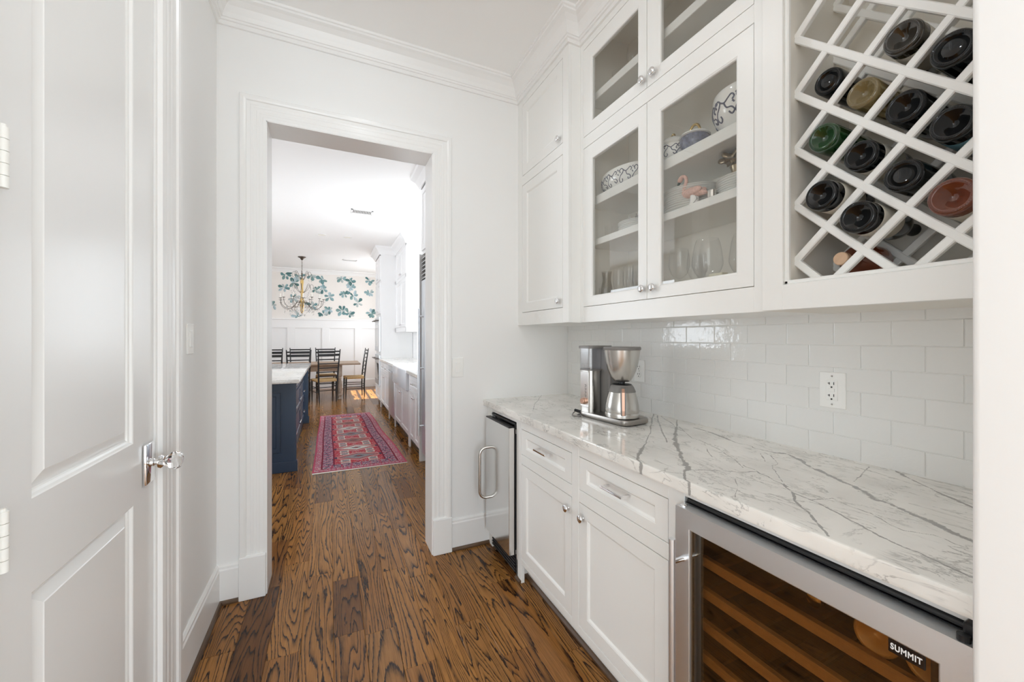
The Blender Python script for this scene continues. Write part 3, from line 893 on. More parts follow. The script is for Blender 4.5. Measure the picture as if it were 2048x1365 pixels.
# ------------------------------------------------------------------ wine cooler
CY0, CY1 = 0.234, 0.821
t = thing('wine_cooler', 'undercounter wine cooler with amber glass door in a stainless frame', 'wine cooler', (1.2, 0.53, 0))
mb = MB()
mb.box((1.47, CY0, 0.02), (1.50, CY1, 0.845)); mb.box((XB, CY0, 0.02), (1.50, CY0 + 0.012, 0.845)); mb.box((XB, CY1 - 0.012, 0.02), (1.50, CY1, 0.845)); mb.box((XB, CY0, 0.835), (1.50, CY1, 0.847)); mb.box((XB, CY0, 0.02), (1.50, CY1, 0.06))
mb.box((XB + 0.012, CY0, 0.842), (XB + 0.05, CY1, 0.861))
mb.build('housing', 'black_plastic', t)
MB().tube([(XB + 0.004, CY0 + 0.01, 0.8545), (XB + 0.004, CY1 - 0.006, 0.8545)], 0.006, 10).build('gasket_frame', 'dark_rubber', t, smooth=True)
XD = 0.889
door_w = MB().panel((XD, 0, 0), Y, Z, X, CY0 + 0.002, CY1, 0.09, 0.846, 0.04, [(CY0 + 0.053, CY1 - 0.045, 0.145, 0.796)], [(0.002, 0.001), (0.0025, 0.006), (0.0025, 0.04)], fill=False).build('door', 'stainless', t)
MB().box((XD + 0.006, CY0 + 0.050, 0.142), (XD + 0.011, CY1 - 0.042, 0.799)).build('pane', 'amber_glass', door_w)
for a, b_ in ((CY0 + 0.050, CY0 + 0.068), (CY1 - 0.060, CY1 - 0.042)):
    MB().box((XD + 0.012, a, 0.142), (XD + 0.036, b_, 0.799)).build('spacer', 'dark_rubber', door_w)
MB().lathe([(0.010, 0), (0.010, 0.003), (0.008, 0.005)], (XD + 0.016, CY1 - 0.014, 0.846), 14).build('hinge_cap', 'chrome', door_w, smooth=True)
hg = MB().box((XD + 0.018, CY0 + 0.004, 0.846), (XD + 0.052, CY0 + 0.034, 0.872), 0.003).build('hinge', 'black_plastic', door_w)
MB().cyl((XD + 0.01, CY0 + 0.030, 0.846), (XD + 0.01, CY0 + 0.030, 0.856), 0.008).build('pin', 'black_plastic', hg)
hx, hy = 0.846, 0.793
hb = MB().cyl((hx, hy, 0.16), (hx, hy, 0.772), 0.0088, n=20).build('handle', 'stainless', door_w, smooth=True)
for z in (0.708, 0.24):
    MB().lathe([(0.0068, 0), (0.0068, 0.03), (0.0085, 0.034), (0.0085, 0.046)], (hx + 0.002, hy, z), 16, X).build('standoff', 'chrome', door_w, smooth=True)
for z in (0.690, 0.602, 0.510, 0.42, 0.33, 0.24):
    sh = MB().box((0.952, CY0 + 0.03, z - 0.013), (0.968, CY1 - 0.03, z + 0.013), 0.001).build('shelf', 'shelf_wood', t)
    for k in range(5):
        MB().box((0.968, CY0 + 0.05 + k * 0.115, z - 0.008), (1.44, CY0 + 0.09 + k * 0.115, z + 0.002)).build('slat', 'slat_wood', sh)
bd = MB().box((XD + 0.003, 0.3055, 0.7685), (XD + 0.0065, 0.3535, 0.7925), 0.001).build('badge', 'glass_black', door_w)
cu = bpy.data.curves.new('letters', 'FONT'); cu.body = 'SUMMIT'; cu.size = 0.0132; cu.extrude = 0.0004; cu.offset = 0.00035; cu.space_character = 1.12; cu.align_x = 'CENTER'; cu.align_y = 'CENTER'
to = bpy.data.objects.new('letters', cu); COL.objects.link(to)
bpy.context.view_layer.update()
lm = bpy.data.meshes.new_from_object(to)
bpy.data.objects.remove(to)
xs = [v.co.x for v in lm.vertices]; k = 0.041 / (max(xs) - min(xs))
lm.transform(Matrix(((0, 0, -1, XD + 0.0028), (-k, 0, 0, 0.3295), (0, 1.1, 0, 0.7800), (0, 0, 0, 1))))
lm.transform(Matrix.Translation(-ORG[bd]))
lm.materials.clear()
link('lettering', lm, 'ink_white', bd)

# bottles: axis +x, base at the origin
def bottle(name, label, base, r, L, m, lab=None, group='wine bottles in the lattice rack', neck=True, cat='wine bottle', cap=None, punt=0.022):
    t = thing(name, label, cat, base, group)
    b = Vector(base)
    s = r / 0.0375
    prof = [(0.002, punt), (0.010 * s, punt * 0.86), (0.017 * s, punt * 0.4), (0.022 * s, 0.006), (0.0265 * s, 0.0015), (0.029 * s, 0.0), (0.033 * s, 0.001), (0.0362 * s, 0.005), (r, 0.012), (r, L * 0.60), (r * 0.93, L * 0.66), (r * 0.6, L * 0.73), (0.015, L * 0.79), (0.0142, L * 0.98), (0.0155, L * 0.985), (0.0155, L)]
    MB().lathe(prof, b, 32, X).build('body', m, t, smooth=True, angle=50)
    # knurled ring round the base
    mb = MB()
    for k in range(44):
        a = 2 * math.pi * k / 44
        mb.box((b.x - 0.0007, b.y + 0.0305 * s * math.cos(a) - 0.0007, b.z + 0.0305 * s * math.sin(a) - 0.0007), (b.x + 0.002, b.y + 0.0305 * s * math.cos(a) + 0.0007, b.z + 0.0305 * s * math.sin(a) + 0.0007))
    mb.build('knurling', m, t)
    if lab:
        MB().lathe([(r + 0.0004, L * 0.12), (r + 0.0006, L * 0.121), (r + 0.0006, L * 0.47), (r + 0.0004, L * 0.471)], b, 32, X, cap=False).build('label', lab, t, smooth=True)
    MB().lathe([(0.0148, L * 0.83), (0.0158, L * 0.832), (0.0158, L * 0.975), (0.0168, L * 0.98), (0.0168, L + 0.001), (0.001, L + 0.0015)], b, 20, X).build('capsule', cap or 'black_plastic', t, smooth=True)
    return t

# ------------------------------------------------------------------ upper cabinets
def carcass(t, x, y0, y1, z0, z1, m='cabinet_inside', th=0.018, xb=1.5395):
    mb = MB()
    mb.box((x, y0, z0), (xb, y0 + th, z1)); mb.box((x, y1 - th, z0), (xb, y1, z1)); mb.box((x, y0 + th, z0), (xb, y1 - th, z0 + th)); mb.box((x, y0 + th, z1 - th), (xb, y1 - th, z1)); mb.box((xb - 0.008, y0 + th, z0 + th), (xb, y1 - th, z1 - th))
    mb.build('carcass', m, t)
ZU, ZH = 1.400, 2.99
t = thing('wall_cabinet', 'off-white wall cabinet with two solid stacked doors beside the doorway wall', 'cabinet', (1.34, 2.07, ZU))
carcass(t, 1.166, 1.768, YW, ZU, ZH, 'cabinet_paint')
fr = MB()
def urail(x, y0, y1, z0, z1): fr.box((x, y0, z0), (x + 0.021, y1, z1), 0.0012)
urail(1.145, 1.768, 1.826, ZU, ZH); urail(1.145, 2.322, YW, ZU, ZH)
for a, b_ in ((ZU, 1.482), (2.315, 2.376), (2.838, ZH)): urail(1.145, 1.826, 2.322, a, b_)
fr.build('face_frame', 'cabinet_paint', t)
for z0, z1, kz in ((1.482, 2.315, 1.520), (2.376, 2.838, 2.412)):
    d = shaker(t, 'door', 1.146, 1.826 + g, 2.322 - g, z0 + g, z1 - g, 0.056, 0.056)
    knob((1.147, 1.862, kz), d)

t = thing('glass_cabinet', 'off-white wall cabinet with four glass doors showing china and glassware', 'cabinet', (1.38, 1.27, ZU))
carcass(t, 1.241, 0.765, 1.767, ZU + 0.06, ZH)
MB().box((1.241, 0.765, ZU), (1.539, 1.767, ZU + 0.058)).build('bottom_panel', 'cabinet_paint', t)
fr = MB()
urail(1.22, 0.765, 0.814, ZU, ZH); urail(1.22, 1.742, 1.767, ZU, ZH)
for a, b_ in ((ZU, 1.481), (2.319, 2.378), (2.842, ZH)): urail(1.22, 0.814, 1.742, a, b_)
fr.build('face_frame', 'cabinet_paint', t)
for z0, z1, kz, pz0, pz1 in ((1.481, 2.319, 1.528, 1.537, 2.243), (2.378, 2.842, 2.421, 2.441, 2.762)):
    for (y0, y1, ky, p0, p1) in ((1.280, 1.742, 1.299, 1.338, 1.668), (0.814, 1.280, 1.238, 0.878, 1.206)):
        d = MB().panel((1.221, 0, 0), Y, Z, X, y0 + 0.002, y1 - 0.002, z0 + g, z1 - g, 0.019, [(p0 - 0.008, p1 + 0.008, pz0 - 0.008, pz1 + 0.008)], [(0.0015, 0.001), (0.006, 0.003), (0.008, 0.007), (0.008, 0.019)], fill=False).build('door', 'cabinet_paint', t)
        MB().box((1.229, p0 - 0.004, pz0 - 0.004), (1.232, p1 + 0.004, pz1 + 0.004)).build('pane', 'pane_glass', d)
        knob((1.222, ky, kz), d)
for zt, th in ((2.058, 0.045), (1.834, 0.033), (2.60, 0.04)):
    MB().box((1.258, 0.784, zt - th), (1.531, 1.748, zt), 0.002).build('shelf', 'cabinet_paint', t)
ZB = ZU + 0.078
for z in (1.62, 2.20, 2.66):
    MB().cyl((1.244, 1.738, z), (1.285, 1.738, z), 0.012, n=14).build('hinge', 'nickel', t, smooth=True)

# wine rack cabinet
t = thing('wine_rack', 'off-white open cabinet with a diagonal lattice wine rack beside the near wall', 'wine rack', (1.36, 0.5, ZU))
RY0, RY1, RZ0, RZ1 = 0.285, 0.705, 1.472, 2.80
mb = MB()
mb.box((1.204, YN, ZU), (1.539, YN + 0.02, ZH)); mb.box((1.204, 0.745, ZU), (1.539, 0.764, ZH)); mb.box((1.204, YN + 0.02, ZU), (1.539, 0.745, RZ0 + 0.012)); mb.box((1.204, YN + 0.02, RZ1), (1.539, 0.745, ZH)); mb.box((1.531, YN + 0.02, RZ0), (1.539, 0.745, RZ1)); mb.box((1.204, RY1, RZ0), (1.531, 0.745, RZ1))
mb.box((1.204, YN + 0.02, RZ0), (1.531, RY0, RZ1))
mb.build('carcass', 'cabinet_inside', t)
fr = MB()
urail(1.183, YN, RY0, ZU, ZH); urail(1.183, RY1, 0.764, ZU, ZH); urail(1.183, RY0, RY1, ZU, RZ0); urail(1.183, RY0, RY1, RZ1, ZH)
fr.build('face_frame', 'cabinet_paint', t)
mb = MB()
for a, b_, c, d in ((RY1 - 0.012, RY1, RZ0, RZ1), (RY0, RY0 + 0.012, RZ0, RZ1), (RY0, RY1, RZ0, RZ0 + 0.012), (RY0, RY1, RZ1 - 0.012, RZ1)):
    mb.box((1.190, a, c), (1.204, b_, d), 0.003)
mb.build('bead', 'cabinet_paint', t)
PIT = 0.0818
def lat(x0, x1, hw):
    y0, y1, z0, z1 = RY0 + 0.001, RY1 - 0.001, RZ0 + 0.013, RZ1 - 0.001
    for sgn in (1, -1):
        for k in range(-12, 12):
            c0 = 2.199 - sgn * 0.705 + 2 * PIT * k      # z = c0 + sgn * y
            pa = max(y0, (z0 - c0) * sgn if sgn > 0 else (z1 - c0) * sgn)
            pb = min(y1, (z1 - c0) * sgn if sgn > 0 else (z0 - c0) * sgn)
            if pb - pa < 0.02: continue
            A = Vector((0, pa, c0 + sgn * pa)); B = Vector((0, pb, c0 + sgn * pb))
            n = Vector((0, -sgn, 1)).normalized() * hw
            xa, xc = (x0, x1) if sgn > 0 else (x0 + 0.0006, x1 - 0.0006)
            c = 0.0025
            cs = []
            for P in (A, B):
                cs.append([Vector((xc, 0, 0)) + P - n, Vector((xc, 0, 0)) + P + n, Vector((xa + c, 0, 0)) + P + n, Vector((xa, 0, 0)) + P + n * 0.75, Vector((xa, 0, 0)) + P - n * 0.75, Vector((xa + c, 0, 0)) + P - n])
            MB().loops(cs).build('lattice_bar', 'cabinet_paint', t)
lat(1.240, 1.256, 0.0098)
lat(1.440, 1.456, 0.0098)

ZA, ZB2 = 2.0455, 1.9637
def cellz(zc, r): return zc - (PIT / math.sqrt(2) - 0.0098 - r) * math.sqrt(2) - 0.0008 + 0.0015
BOT = [
 ('black wine bottle with a paper label in the highest filled cell of the rack', 0.460, ZA, 0.0375, 'bottle_dead', 'paper_label', 1.224, 'wine_bottle'),
 ('plain black bottle base in the upper cell against the near wall jamb', 0.378, ZB2, 0.0380, 'bottle_black', None, 1.226, 'wine_bottle'),
 ('small smooth black bottle base in the topmost filled cell of the left column', 0.623, ZA, 0.0350, 'bottle_black', None, 1.243, 'wine_bottle'),
 ('clear straw-coloured wine bottle in the lattice between two black ones', 0.542, ZB2, 0.0365, 'bottle_straw', None, 1.236, 'wine_bottle'),
 ('black bottle with a studded base ring in the centre of the lattice rack', 0.460, ZA - 2 * PIT, 0.0385, 'bottle_black', None, 1.236, 'wine_bottle'),
 ('black bottle with a teal label and a deep punt near the jamb', 0.378, ZB2 - 2 * PIT, 0.0385, 'bottle_black', 'teal_label', 1.226, 'wine_bottle'),
 ('green glass wine bottle at the left side of the lattice rack', 0.623, ZA - 2 * PIT, 0.0375, 'bottle_green', None, 1.220, 'wine_bottle'),
 ('black bottle with a tan label right below the straw-coloured bottle', 0.542, ZB2 - 2 * PIT, 0.0375, 'bottle_black', 'paper_label', 1.226, 'wine_bottle'),
 ('smooth flat-based black bottle just left of the rosy red bottle', 0.460, ZA - 4 * PIT, 0.0375, 'bottle_black', None, 1.226, 'wine_bottle'),
 ('rosy red wine bottle at the lower right of the lattice rack', 0.378, ZB2 - 4 * PIT, 0.0405, 'bottle_rose', 'paper_label', 1.222, 'wine_bottle'),
 ('fat black bottle with a white label below the green bottle', 0.623, ZA - 4 * PIT, 0.0405, 'bottle_black', 'paper_label', 1.210, 'wine_bottle'),
 ('lowest black bottle of the rack, cream label and neck showing below', 0.542, ZB2 - 4 * PIT, 0.0405, 'bottle_black', 'paper_label', 1.212, 'wine_bottle'),
]
for lab, y, zc, r, m, pl, xb, nm in BOT:
    bottle(nm, lab, (xb, y, cellz(zc, r)), r, 0.298, m, pl, punt=0.005 if 'smooth' in lab or 'plain' in lab else 0.022)
# spirit bottle with a wooden stopper lying in the bottom of the rack
t = thing('spirit_bottle', 'amber spirit bottle with a round wooden stopper at the bottom of the rack', 'bottle', (1.264, 0.602, 1.5355))
b0 = Vector((1.264, 0.602, 1.5355))
MB().lathe([(0.016, 0), (0.0178, 0.002), (0.0178, 0.020), (0.0165, 0.022), (0.010, 0.0225), (0.010, 0.03)], b0, 24, X).build('stopper', 'cork_wood', t, smooth=True)
MB().lathe([(0.0125, 0.022), (0.0125, 0.03), (0.012, 0.06), (0.018, 0.075), (0.042, 0.09), (0.0495, 0.10), (0.0495, 0.160), (0.044, 0.166)], b0, 24, X).build('body', 'bottle_rose', t, smooth=True)

# bottles in the cooler (necks or bases towards the door)
for lab, y, z, r, x in (('gold-lit bottle base behind the cooler glass left of the badge', 0.406, 0.7300, 0.0375, 0.970), ('gold-lit bottle base behind the lower right corner of the cooler glass', 0.327, 0.7300, 0.0375, 0.970)):
    bottle('cooler_bottle', lab, (x, y, z), r, 0.296, 'bottle_gold', None, 'wine bottles in the cooler')
t = thing('cooler_bottle', 'bottle lying neck first behind the upper middle of the cooler glass', 'wine bottle', (1.0, 0.529, 0.7198), 'wine bottles in the cooler')
b0 = Vector((1.0, 0.529, 0.7198))
MB().lathe([(0.010, 0), (0.0155, 0.002), (0.0155, 0.02), (0.0142, 0.022), (0.0142, 0.055)], b0, 20, X).build('capsule', 'gold', t, smooth=True)
MB().lathe([(0.0138, 0.05), (0.0145, 0.07), (0.02, 0.09), (0.0265, 0.12), (0.0275, 0.29), (0.02, 0.294)], b0, 20, X).build('body', 'bottle_gold', t, smooth=True)

# ------------------------------------------------------------------ coffee maker (built in its own frame, then turned)
CM = Vector((1.247, 1.532, ZT))
t = thing('coffee_maker', 'stainless drip coffee maker on the marble counter in front of the tiles', 'coffee maker', (0, 0, 0))
def rrect(x0, x1, y0, y1, r, n=6):
    pts = []
    for cx, cy, a0 in ((x1 - r, y1 - r, 0), (x0 + r, y1 - r, 90), (x0 + r, y0 + r, 180), (x1 - r, y0 + r, 270)):
        for k in range(n + 1):
            a = R(a0 + 90 * k / n); pts.append((cx + r * math.cos(a), cy + r * math.sin(a)))
    return pts
def extr(mb, pts, zs):
    """zs: (z, inset scale) list"""
    cx = sum(p[0] for p in pts) / len(pts); cy = sum(p[1] for p in pts) / len(pts)
    return mb.loops([[Vector((cx + (x - cx) * s, cy + (y - cy) * s, z)) for x, y in pts] for z, s in zs])
def blend(mb, a, zs):
    return extr(mb, a, zs)
b_pts = rrect(-0.0825, 0.0825, -0.160, 0.165, 0.035)
blend(MB(), b_pts, [(0.003, 0.95), (0.006, 0.985), (0.010, 1.0), (0.024, 1.0), (0.027, 0.985)]).build('base', 'base_steel', t, smooth=True)
MB().lathe([(0.012, 0), (0.012, 0.006)], (0, 0, 0), 12).build('foot', 'dark_rubber', t)
tw = rrect(-0.078, -0.004, 0.072, 0.158, 0.02)
tower = blend(MB(), tw, [(0.026, 1), (0.236, 1)]).build('tower', 'brushed_steel', t, smooth=True)
cp = MB().box((-0.0800, 0.088, 0.055), (-0.0765, 0.146, 0.228), 0.001).build('control_panel', 'stainless_door', tower)
MB().lathe([(0.017, 0), (0.017, 0.004), (0.0145, 0.006), (0.0145, 0.016), (0.012, 0.018)], (-0.0798, 0.117, 0.082), 20, -X).build('dial', 'copper', tower, smooth=True)
for k in range(4):
    z = 0.108 + k * 0.017
    mb = MB().tube([(-0.0803, 0.110 + 0.005 * math.cos(R(a)), z + 0.005 * math.sin(R(a))) for a in range(40, 330, 30)], 0.0008, 5)
    mb.build('icon', 'black_plastic', tower)
tk = rrect(-0.080, -0.002, 0.070, 0.160, 0.018)
tank = blend(MB(), tk, [(0.240, 1), (0.345, 1.02)]).build('water_tank', 'tank_plastic', t, smooth=True)
blend(MB(), tk, [(0.234, 1.02), (0.241, 1.02)]).build('tank_collar', 'grey_plastic', t, smooth=True)
blend(MB(), rrect(-0.084, 0.070, 0.066, 0.166, 0.02), [(0.344, 1.0), (0.354, 1.0), (0.357, 0.97)]).build('tank_lid', 'grey_plastic', t, smooth=True)
mb = blend(MB(), rrect(-0.002, 0.072, 0.02, 0.158, 0.016), [(0.026, 1), (0.345, 1)])
mb.build('back_body', 'grey_plastic', t, smooth=True)
mb = MB().box((0.022, -0.06, 0.235), (0.070, 0.04, 0.345), 0.006, 2)
mb.build('arm', 'grey_plastic', t, smooth=True)
bc = (-0.010, -0.066, 0)
MB().lathe([(0.028, 0.193), (0.036, 0.194), (0.040, 0.197), (0.052, 0.215), (0.0635, 0.242), (0.073, 0.275), (0.079, 0.31), (0.0825, 0.338), (0.0830, 0.342)], bc, 40).build('filter_basket', 'brushed_steel', t, smooth=True)
MB().lathe([(0.0845, 0.340), (0.0865, 0.343), (0.0865, 0.351), (0.083, 0.355), (0.02, 0.356)], bc, 40).build('basket_lid', 'grey_plastic', t, smooth=True)
MB().lathe([(0.012, 0.180), (0.014, 0.182), (0.014, 0.195)], bc, 20).build('drip_valve', 'black_plastic', t, smooth=True)
mb = MB().tube([(-0.05, 0.160, 0.014), (-0.062, 0.182, 0.018), (-0.070, 0.202, 0.022)], [0.006, 0.008, 0.007], 10)
cord = mb.build('power_cord', 'black_plastic', t, smooth=True)
MB().tube([(-0.068, 0.198, 0.018), (-0.085, 0.20, 0.006), (-0.105, 0.18, 0.0035), (-0.115, 0.15, 0.0035), (-0.10, 0.13, 0.0035), (-0.086, 0.14, 0.0035), (-0.080, 0.17, 0.0035), (-0.02, 0.20, 0.0035), (0.12, 0.21, 0.0035), (0.2, 0.20, 0.004), (0.25, 0.17, 0.02)], 0.0030, 8).build('cable', 'grey_plastic', cord, smooth=True)
t.location = CM; t.rotation_euler = (0, 0, R(6.25))

t = thing('carafe', 'stainless thermal carafe with grey collar and copper-trimmed handle on the coffee maker', 'carafe', (0, 0, 0))
cz = 0.0
MB().lathe([(0.074, 0.001), (0.0785, 0.003), (0.079, 0.014), (0.0785, 0.022), (0.0775, 0.024), (0.0785, 0.028), (0.076, 0.055), (0.071, 0.08), (0.064, 0.108), (0.0615, 0.118)], (0, 0, 0), 44).build('body', 'brushed_steel', t, smooth=True)
MB().lathe([(0.0615, 0.117), (0.0630, 0.119), (0.054, 0.140), (0.0475, 0.149), (0.043, 0.151)], (0, 0, 0), 44).build('collar', 'grey_plastic', t, smooth=True)
MB().lathe([(0.043, 0.1505), (0.045, 0.152), (0.040, 0.1545), (0.018, 0.1545), (0.016, 0.145)], (0, 0, 0), 36).build('lid', 'black_plastic', t, smooth=True)
# handle towards local -x
hs = []
for (dx, z, w) in ((0.046, 0.143, 0.011), (0.066, 0.145, 0.011), (0.082, 0.141, 0.0115), (0.094, 0.125, 0.012), (0.100, 0.085, 0.012), (0.1035, 0.045, 0.0115), (0.103, 0.024, 0.010)):
    hs.append((dx, z, w))
rings = [[Vector((-dx - 0.004, -w, z)), Vector((-dx - 0.004, w, z)), Vector((-dx + 0.007, w, z - 0.004)), Vector((-dx + 0.007, -w, z - 0.004))] for dx, z, w in hs]
hd = MB().loops(rings).build('handle', 'grey_plastic', t)
rings = [[Vector((-dx - 0.0065, -w * 0.5, z)), Vector((-dx - 0.0065, w * 0.5, z)), Vector((-dx - 0.0035, w * 0.5, z)), Vector((-dx - 0.0035, -w * 0.5, z))] for dx, z, w in hs[2:]]
MB().loops(rings).build('handle_trim', 'copper', hd)
rot = Matrix.Rotation(R(6.25), 3, 'Z')
t.location = CM + rot @ Vector((-0.010, -0.066, 0.0275)); t.rotation_euler = (0, 0, R(53))

# ------------------------------------------------------------------ china and glass behind the glass doors
def lathe_thing(name, label, cat, loc, prof, m, n=28, group=None, squash=None):
    o = MB().lathe([(max(r_, 0.0005), z_) for r_, z_ in cr(prof, 3)], (0, 0, 0), n).build(name, m, None, True, 50)
    o.location = loc
    if squash: o.scale = squash
    return tag(o, label, cat, group)
SCROLL = [[(-0.030, 0.012), (-0.034, 0.022), (-0.024, 0.030), (-0.014, 0.022), (-0.018, 0.010), (-0.030, 0.000), (-0.036, -0.014), (-0.028, -0.024), (-0.018, -0.020), (-0.020, -0.012)],
          [(-0.014, 0.022), (0.000, 0.014), (0.012, 0.020), (0.024, 0.028), (0.032, 0.020), (0.026, 0.012)],
          [(0.000, 0.014), (0.006, 0.000), (0.020, -0.004), (0.026, -0.014), (0.016, -0.020), (0.010, -0.012)],
          [(0.036, 0.026), (0.042, 0.031)], [(0.043, 0.022), (0.048, 0.026)], [(-0.040, 0.004), (-0.046, 0.010)]]
def scrolls(parent, c, prof, zc, angs, s=1.0, w=0.0025):
    """raised blue scroll painting on a turned surface"""
    def rad(z):
        best = None
        for (r0, z0), (r1, z1) in zip(prof, prof[1:]):
            if z1 > z0 and z0 <= z <= z1:
                best = max(best or 0, r0 + (r1 - r0) * (z - z0) / (z1 - z0))
        return best if best else max(r for r, _ in prof) * 0.9
    for a0 in angs:
        mb = MB()
        for st in SCROLL:
            pts = []
            for (u, v) in cr(st, 4):
                z = max(0.004, zc + v * s); r_ = rad(z) + 0.0002
                a = R(a0) + u * s / max(r_, 0.03)
                pts.append((c[0] + r_ * math.cos(a), c[1] + r_ * math.sin(a), c[2] + z))
            mb.tube(pts, w * s, 6)
        mb.build('painted_scroll', 'scroll_blue', parent, smooth=True)
ORD = ['topmost', 'second', 'third', 'fourth', 'fifth', 'sixth', 'seventh', 'eighth', 'ninth', 'tenth', 'eleventh', 'twelfth', 'thirteenth', 'fourteenth']
def plates(n, r, loc, step, where, group, name='dinner_plate'):
    prof = [(r * 0.02, 0.003), (r * 0.5, 0.002), (r * 0.56, 0.0), (r * 0.6, 0.003), (r * 0.68, 0.007), (r * 0.97, 0.0145), (r, 0.0165), (r * 0.99, 0.0182), (r * 0.7, 0.0105), (r * 0.62, 0.006), (r * 0.02, 0.006)]
    me = None
    for k in range(n):
        if me is None:
            o = MB().lathe(prof, (0, 0, 0), 40).build(name, 'plate_white', None, True, 40); me = o.data
        else:
            o = link(name, me, None)
        o.location = (loc[0] + rnd.uniform(-0.002, 0.002), loc[1] + rnd.uniform(-0.002, 0.002), loc[2] + k * step)
        i = n - 1 - k
        tag(o, '%s white plate%s in the %s' % (ORD[i], '' if i == 0 else ' from the top', where), 'plate', group)
S2, S1, SB = 2.058, 1.834, ZB
plates(10, 0.125, (1.398, 1.195, S1 + 0.0005), 0.0090, 'tall stack behind the flamingo', 'plates behind the flamingo')
plates(7, 0.105, (1.395, 0.955, S1 + 0.0005), 0.0085, 'stack under the bronze figure', 'plates under the bronze figure', 'side_plate')
plates(6, 0.100, (1.405, 1.530, S1 + 0.0005), 0.0085, 'stack behind the left glass door', 'plates behind the left glass door', 'side_plate')

# lidded tureen
L0 = (1.335, 1.245, S2)
t = thing('tureen', 'white and blue scrolled tureen with its lid on, upper shelf', 'tureen', L0)
TP = [(0.040, 0.0), (0.045, 0.003), (0.047, 0.010), (0.060, 0.024), (0.068, 0.045), (0.066, 0.066), (0.060, 0.074), (0.052, 0.074)]
bw = MB().lathe(cr(TP, 3), L0, 36).build('bowl', 'plate_white', t, smooth=True)
scrolls(bw, L0, TP, 0.040, (165, 215, 262), 0.8)
ld = MB().lathe(cr([(0.058, 0.074), (0.067, 0.078), (0.066, 0.083), (0.054, 0.098), (0.034, 0.108), (0.010, 0.112), (0.002, 0.1125)], 3), L0, 36).build('lid', 'plate_white', t, smooth=True)
MB().tube([(L0[0], L0[1] + 0.010 * math.cos(R(q)), S2 + 0.116 + 0.016 * math.sin(R(q))) for q in range(-30, 211, 20)], 0.0042, 8).build('finial', 'gold', ld, smooth=True)
# blue jar with gold loop
t = thing('lidded_jar', 'dark blue jar with white lid and gold loop handle beside the tureen', 'jar', (1.322, 1.125, S2))
L0 = Vector((1.322, 1.125, S2))
MB().lathe([(0.03, 0), (0.04, 0.004), (0.053, 0.03), (0.056, 0.052), (0.052, 0.06), (0.045, 0.06)], L0, 32).build('body', 'blue_china', t, smooth=True)
ld = MB().lathe([(0.054, 0.060), (0.059, 0.063), (0.055, 0.069), (0.03, 0.077), (0.003, 0.079)], L0, 32).build('lid', 'plate_white', t, smooth=True)
MB().tube([L0 + Vector((0, 0.026 * math.cos(R(a)), 0.074 + 0.038 * math.sin(R(a)))) for a in range(0, 181, 15)], 0.0052, 10).build('loop_handle', 'gold', ld, smooth=True)
BW = [(0.35, 0), (0.40, 0.02), (0.42, 0.05), (0.66, 0.14), (0.88, 0.36), (0.985, 0.62), (1.0, 0.90), (0.985, 1.0), (0.96, 0.96), (0.8, 0.4), (0.3, 0.1)]
def bowl(name, label, loc, r, h, angs, s, squash=None):
    t = thing(name, label, 'bowl', (0, 0, 0))
    pr = [(a * r, b_ * h) for a, b_ in BW]
    bd_ = MB().lathe(cr(pr, 3), (0, 0, 0), 40).build('bowl_body', 'plate_white', t, smooth=True, angle=60)
    scrolls(bd_, (0, 0, 0), pr[:8], h * 0.52, angs, s)
    t.location = loc
    if squash: t.scale = squash
bowl('serving_bowl', 'round white bowl with blue scrolls at the right end of the upper shelf', (1.385, 0.935, S2), 0.125, 0.14, (130, 172, 214, 256), 1.25)
bowl('serving_bowl', 'wide oval bowl with blue scrolls behind the left glass door', (1.375, 1.585, S2), 0.16, 0.10, (120, 150, 182, 214, 245), 1.05, (0.62, 1, 1))
lathe_thing('cup', 'small brown cup just showing left of the tureen', 'cup', (1.37, 1.352, S2), [(0.02, 0), (0.024, 0.004), (0.026, 0.05), (0.022, 0.055)], 'copper', 20)
# bronze figure
t = thing('figurine', 'bronze-gold plumed figure standing on the right plate stack', 'figurine', (1.385, 0.985, S1 + 0.0575))
L0 = Vector((1.385, 0.985, S1 + 0.0577))
MB().lathe([(0.030, 0), (0.032, 0.004), (0.024, 0.03), (0.022, 0.05), (0.028, 0.07), (0.02, 0.085)], L0, 18).build('body', 'bronze_gold', t, smooth=True)
rings = []
for rr_, zz_ in cr([(0.016, 0.078), (0.024, 0.092), (0.040, 0.108), (0.052, 0.112), (0.058, 0.100), (0.052, 0.092), (0.036, 0.098), (0.010, 0.100)], 3):
    rings.append([L0 + Vector(((rr_ * (1 + 0.20 * math.sin(7 * q))) * math.cos(q), (rr_ * (1 + 0.20 * math.sin(7 * q))) * math.sin(q), zz_ + 0.006 * math.sin(7 * q + 1))) for q in [2 * math.pi * j / 42 for j in range(42)]])
MB().loops(rings).build('plume', 'bronze_gold', t, smooth=True, angle=80)
